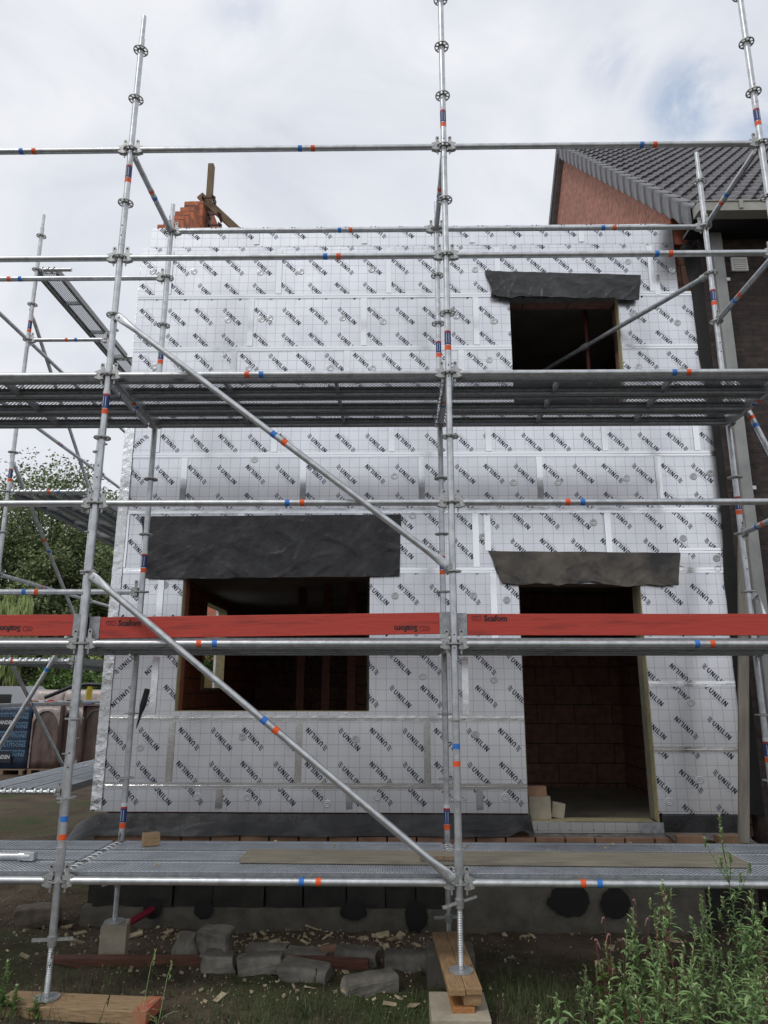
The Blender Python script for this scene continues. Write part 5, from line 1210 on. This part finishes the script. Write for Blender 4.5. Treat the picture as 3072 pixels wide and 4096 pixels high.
def pallet(x0, x1, y0, y1, z0, z1, m, label, prints=None, rounded=True):
    t = empty('brick_pallet', ((x0+x1)/2, (y0+y1)/2, z0), label, 'pallet', 'wrapped brick pallets in the yard'); c = t.location
    mb = MB()
    for k in range(3): xx = -(x1-x0)/2+(x1-x0)*(.03+.42*k); mb.box(xx, xx+.09, -(y1-y0)/2, (y1-y0)/2, 0, .10)
    mb.box(-(x1-x0)/2, (x1-x0)/2, -(y1-y0)/2, (y1-y0)/2, .10, .13); mb.build('pallet_base', 'timber_old', t)
    bm = bmesh.new(); bmesh.ops.create_cube(bm, size=1); bmesh.ops.subdivide_edges(bm, edges=bm.edges[:], cuts=7, use_grid_fill=True)
    for v in bm.verts:
        q = v.co; k = 1+.03*mnoise.noise(Vector((q.x*4+x0, q.y*4, q.z*4))); w_, d_, h_ = (x1-x0)*.98, (y1-y0)*.98, z1-z0-.13
        sh = .92+.08*min(1, (.5-q.z)*3.5) if rounded else 1
        v.co = Vector((q.x*w_*k*sh, q.y*d_*k*sh, .13+(q.z+.5)*h_))
    me = bpy.data.meshes.new('wrapped_stack'); bm.to_mesh(me); bm.free(); me.materials.append(MAT[m]); o = bpy.data.objects.new('wrapped_stack', me); COL.objects.link(o); o.parent = t
    for p in me.polygons: p.use_smooth = True
    else:
        pass
    if not prints and m == 'wrapped_brown':       # gathered film arching over the top of the stack
        mb = MB(); w_ = (x1-x0)*.49; zt = z1-z0-.02; yf = -(y1-y0)*.5-.012; n = 14; vs = []
        for i in range(n+1):
            a = -w_+2*w_*i/n; arch = zt-.10-.34*(abs(a)/w_)**2.6; vs += [(a*.95, yf, arch), (a*.93, yf+.01, zt+.012), (a*.93, yf+.5, zt+.016)]
        mb.add(vs, [(i*3+k, i*3+k+1, i*3+k+4, i*3+k+3) for i in range(n) for k in range(2)], 0, True)
        mb.add([(-w_*.97, yf-.002, .15), (-w_*.86, yf-.002, .15), (-w_*.88, yf-.004, zt-.3), (-w_*.97, yf-.004, zt-.25)], [(0, 1, 2, 3)]); mb.build('film_wrap', 'film_brown', t, fixn=False)
    if prints:
        mb = MB(); w_ = x1-x0; yf = -(y1-y0)/2*1.03-.012; zt = z1-z0
        for j in range(11):
            vs, fs = tri_text('BRICK SOLUTIONS' if j % 2 == 0 else 'VANDERSANDEN BRICK SOLUTIONS', .125 if j % 2 == 0 else .055, .002, 1, 'RIGHT')
            zz = zt-.12-.105*j
            if zz < .12: break
            mb.add([(w_/2-.035+v.x, yf, zz+v.y) for v in vs if True], fs)
        mb.v = [(max(x, -w_/2), y, z) for x, y, z in mb.v]; mb.build('blue_lettering', 'print_blue', t, fixn=False)
        for zz in (zt*.66, zt*.17):
            m2 = MB(); m2.box(-w_/2+.02, w_/2-.34, yf-.012, yf-.004, zz, zz+.26); m2.build('dark_panel', 'navy_dark', t)
            vs, fs = tri_text('VANDERSANDEN', .12, .003, 2, 'RIGHT'); m3 = MB(); m3.add([(max(-w_/2, w_/2-.37+v.x*.8), yf-.016, zz+.09+v.y) for v in vs], fs); m3.build('white_lettering', 'print_white', t, fixn=False)
    return t
PY = 12.6
def pxr(a, b, y): return U(a, 2950, 1, y).x, U(b, 2950, 1, y).x
x0, x1 = pxr(-70, 114, PY); pallet(x0, x1, PY, PY+1, -.75, .83-.0, 'navy_film', 'dark blue printed film pallet at the left edge of the frame', True, False)
for a, b, y, lb in ((120, 236, PY+.05, 'brown brick pallet in clear film, right beside the blue printed one'), (240, 325, PY+.3, 'brown wrapped brick pallet, second of three'), (330, 425, PY+.5, 'brown wrapped brick pallet nearest the house corner')):
    x0, x1 = pxr(a, b, y); pallet(x0, x1, y, y+1, -.75, .80, 'wrapped_brown', lb)
for a, b, lb in ((115, 235, 'pale film wrapped pallet on the second tier, left'), (238, 335, 'pale film wrapped pallet on the second tier, middle'), (338, 430, 'pale film wrapped pallet on the second tier, at the house corner')):
    x0, x1 = pxr(a, b, 14.4); t = pallet(x0, x1, 14.4, 15.4, .0, 1.42, 'wrapped_pale', lb)
    t.location.z = -.25
mb = MB()
cols = ['amber', 'film', 'red_paint', 'film', 'black_plastic', 'film', 'blue_tape', 'film']
xa, xb = pxr(95, 400, 12.9)
mb.box(xa, xb, 12.9, 13.2, .82, .90)
for k in range(8): x = xa+.05+(xb-xa)*k/8; mb.box(x, x+.13, 12.86, 12.898, .835, .93, mi=1+k)
tag(mb.build('painted_slats', ['timber_red']+cols), 'dark wooden slats with coloured end marks lying across the brick pallets', 'timber slats')
mb = MB(); pts = [U(x, y, 1, 12.4) for x, y in ((180, 2790), (230, 2770), (290, 2745), (350, 2737), (430, 2740))]
mb.path(pts, [.045]*5, 12); tag(mb.build('drain_pipe', 'black_plastic'), 'black flexible pipe arching over the pallets', 'pipe')
mb = MB(); p = U(357, 2775, 1, 12.6); mb.tube((p.x, 12.6, p.z-.14), (p.x, 12.6, p.z+.12), .07, seg=12); mb.tube((p.x, 12.6, p.z+.12), (p.x, 12.6, p.z+.17), .05, seg=12); tag(mb.build('yellow_canister', 'yellow_plastic'), 'small yellow canister standing on the pallets behind the left post', 'canister')
def van():
    x1 = at(225, 17.5); v = empty('van', (x1-2.3, 18.4, -.75), 'silver grey van parked behind the brick pallets at the left edge', 'van'); c = Vector(v.location)
    mb = MB(); prof = [(-2.3, .35), (-2.3, 1.9), (-2.15, 2.02), (1.0, 2.02), (1.35, 1.75), (1.75, 1.25), (2.25, 1.05), (2.32, .8), (2.32, .35)]; mb.prism(prof, -.9, .9, 'y'); mb.build('body', 'van_paint', v)
    for x0_, x1_ in ((.05, .95), (-1.0, -.1), (-2.05, -1.15)): mb = MB(); mb.box(x0_, x1_, -.915, -.902, 1.2, 1.78, bev=.0); mb.build('side_window', 'glass_dark', v)
    for x in (-1.45, 1.45): mb = MB(); mb.tube((x, -.92, .34), (x, -.70, .34), .34, seg=24); mb.build('wheel', 'black_plastic', v)
    mb = MB(); mb.box(1.2, 1.38, -1.02, -.9, 1.2, 1.4); mb.build('wing_mirror', 'black_plastic', v)
van()
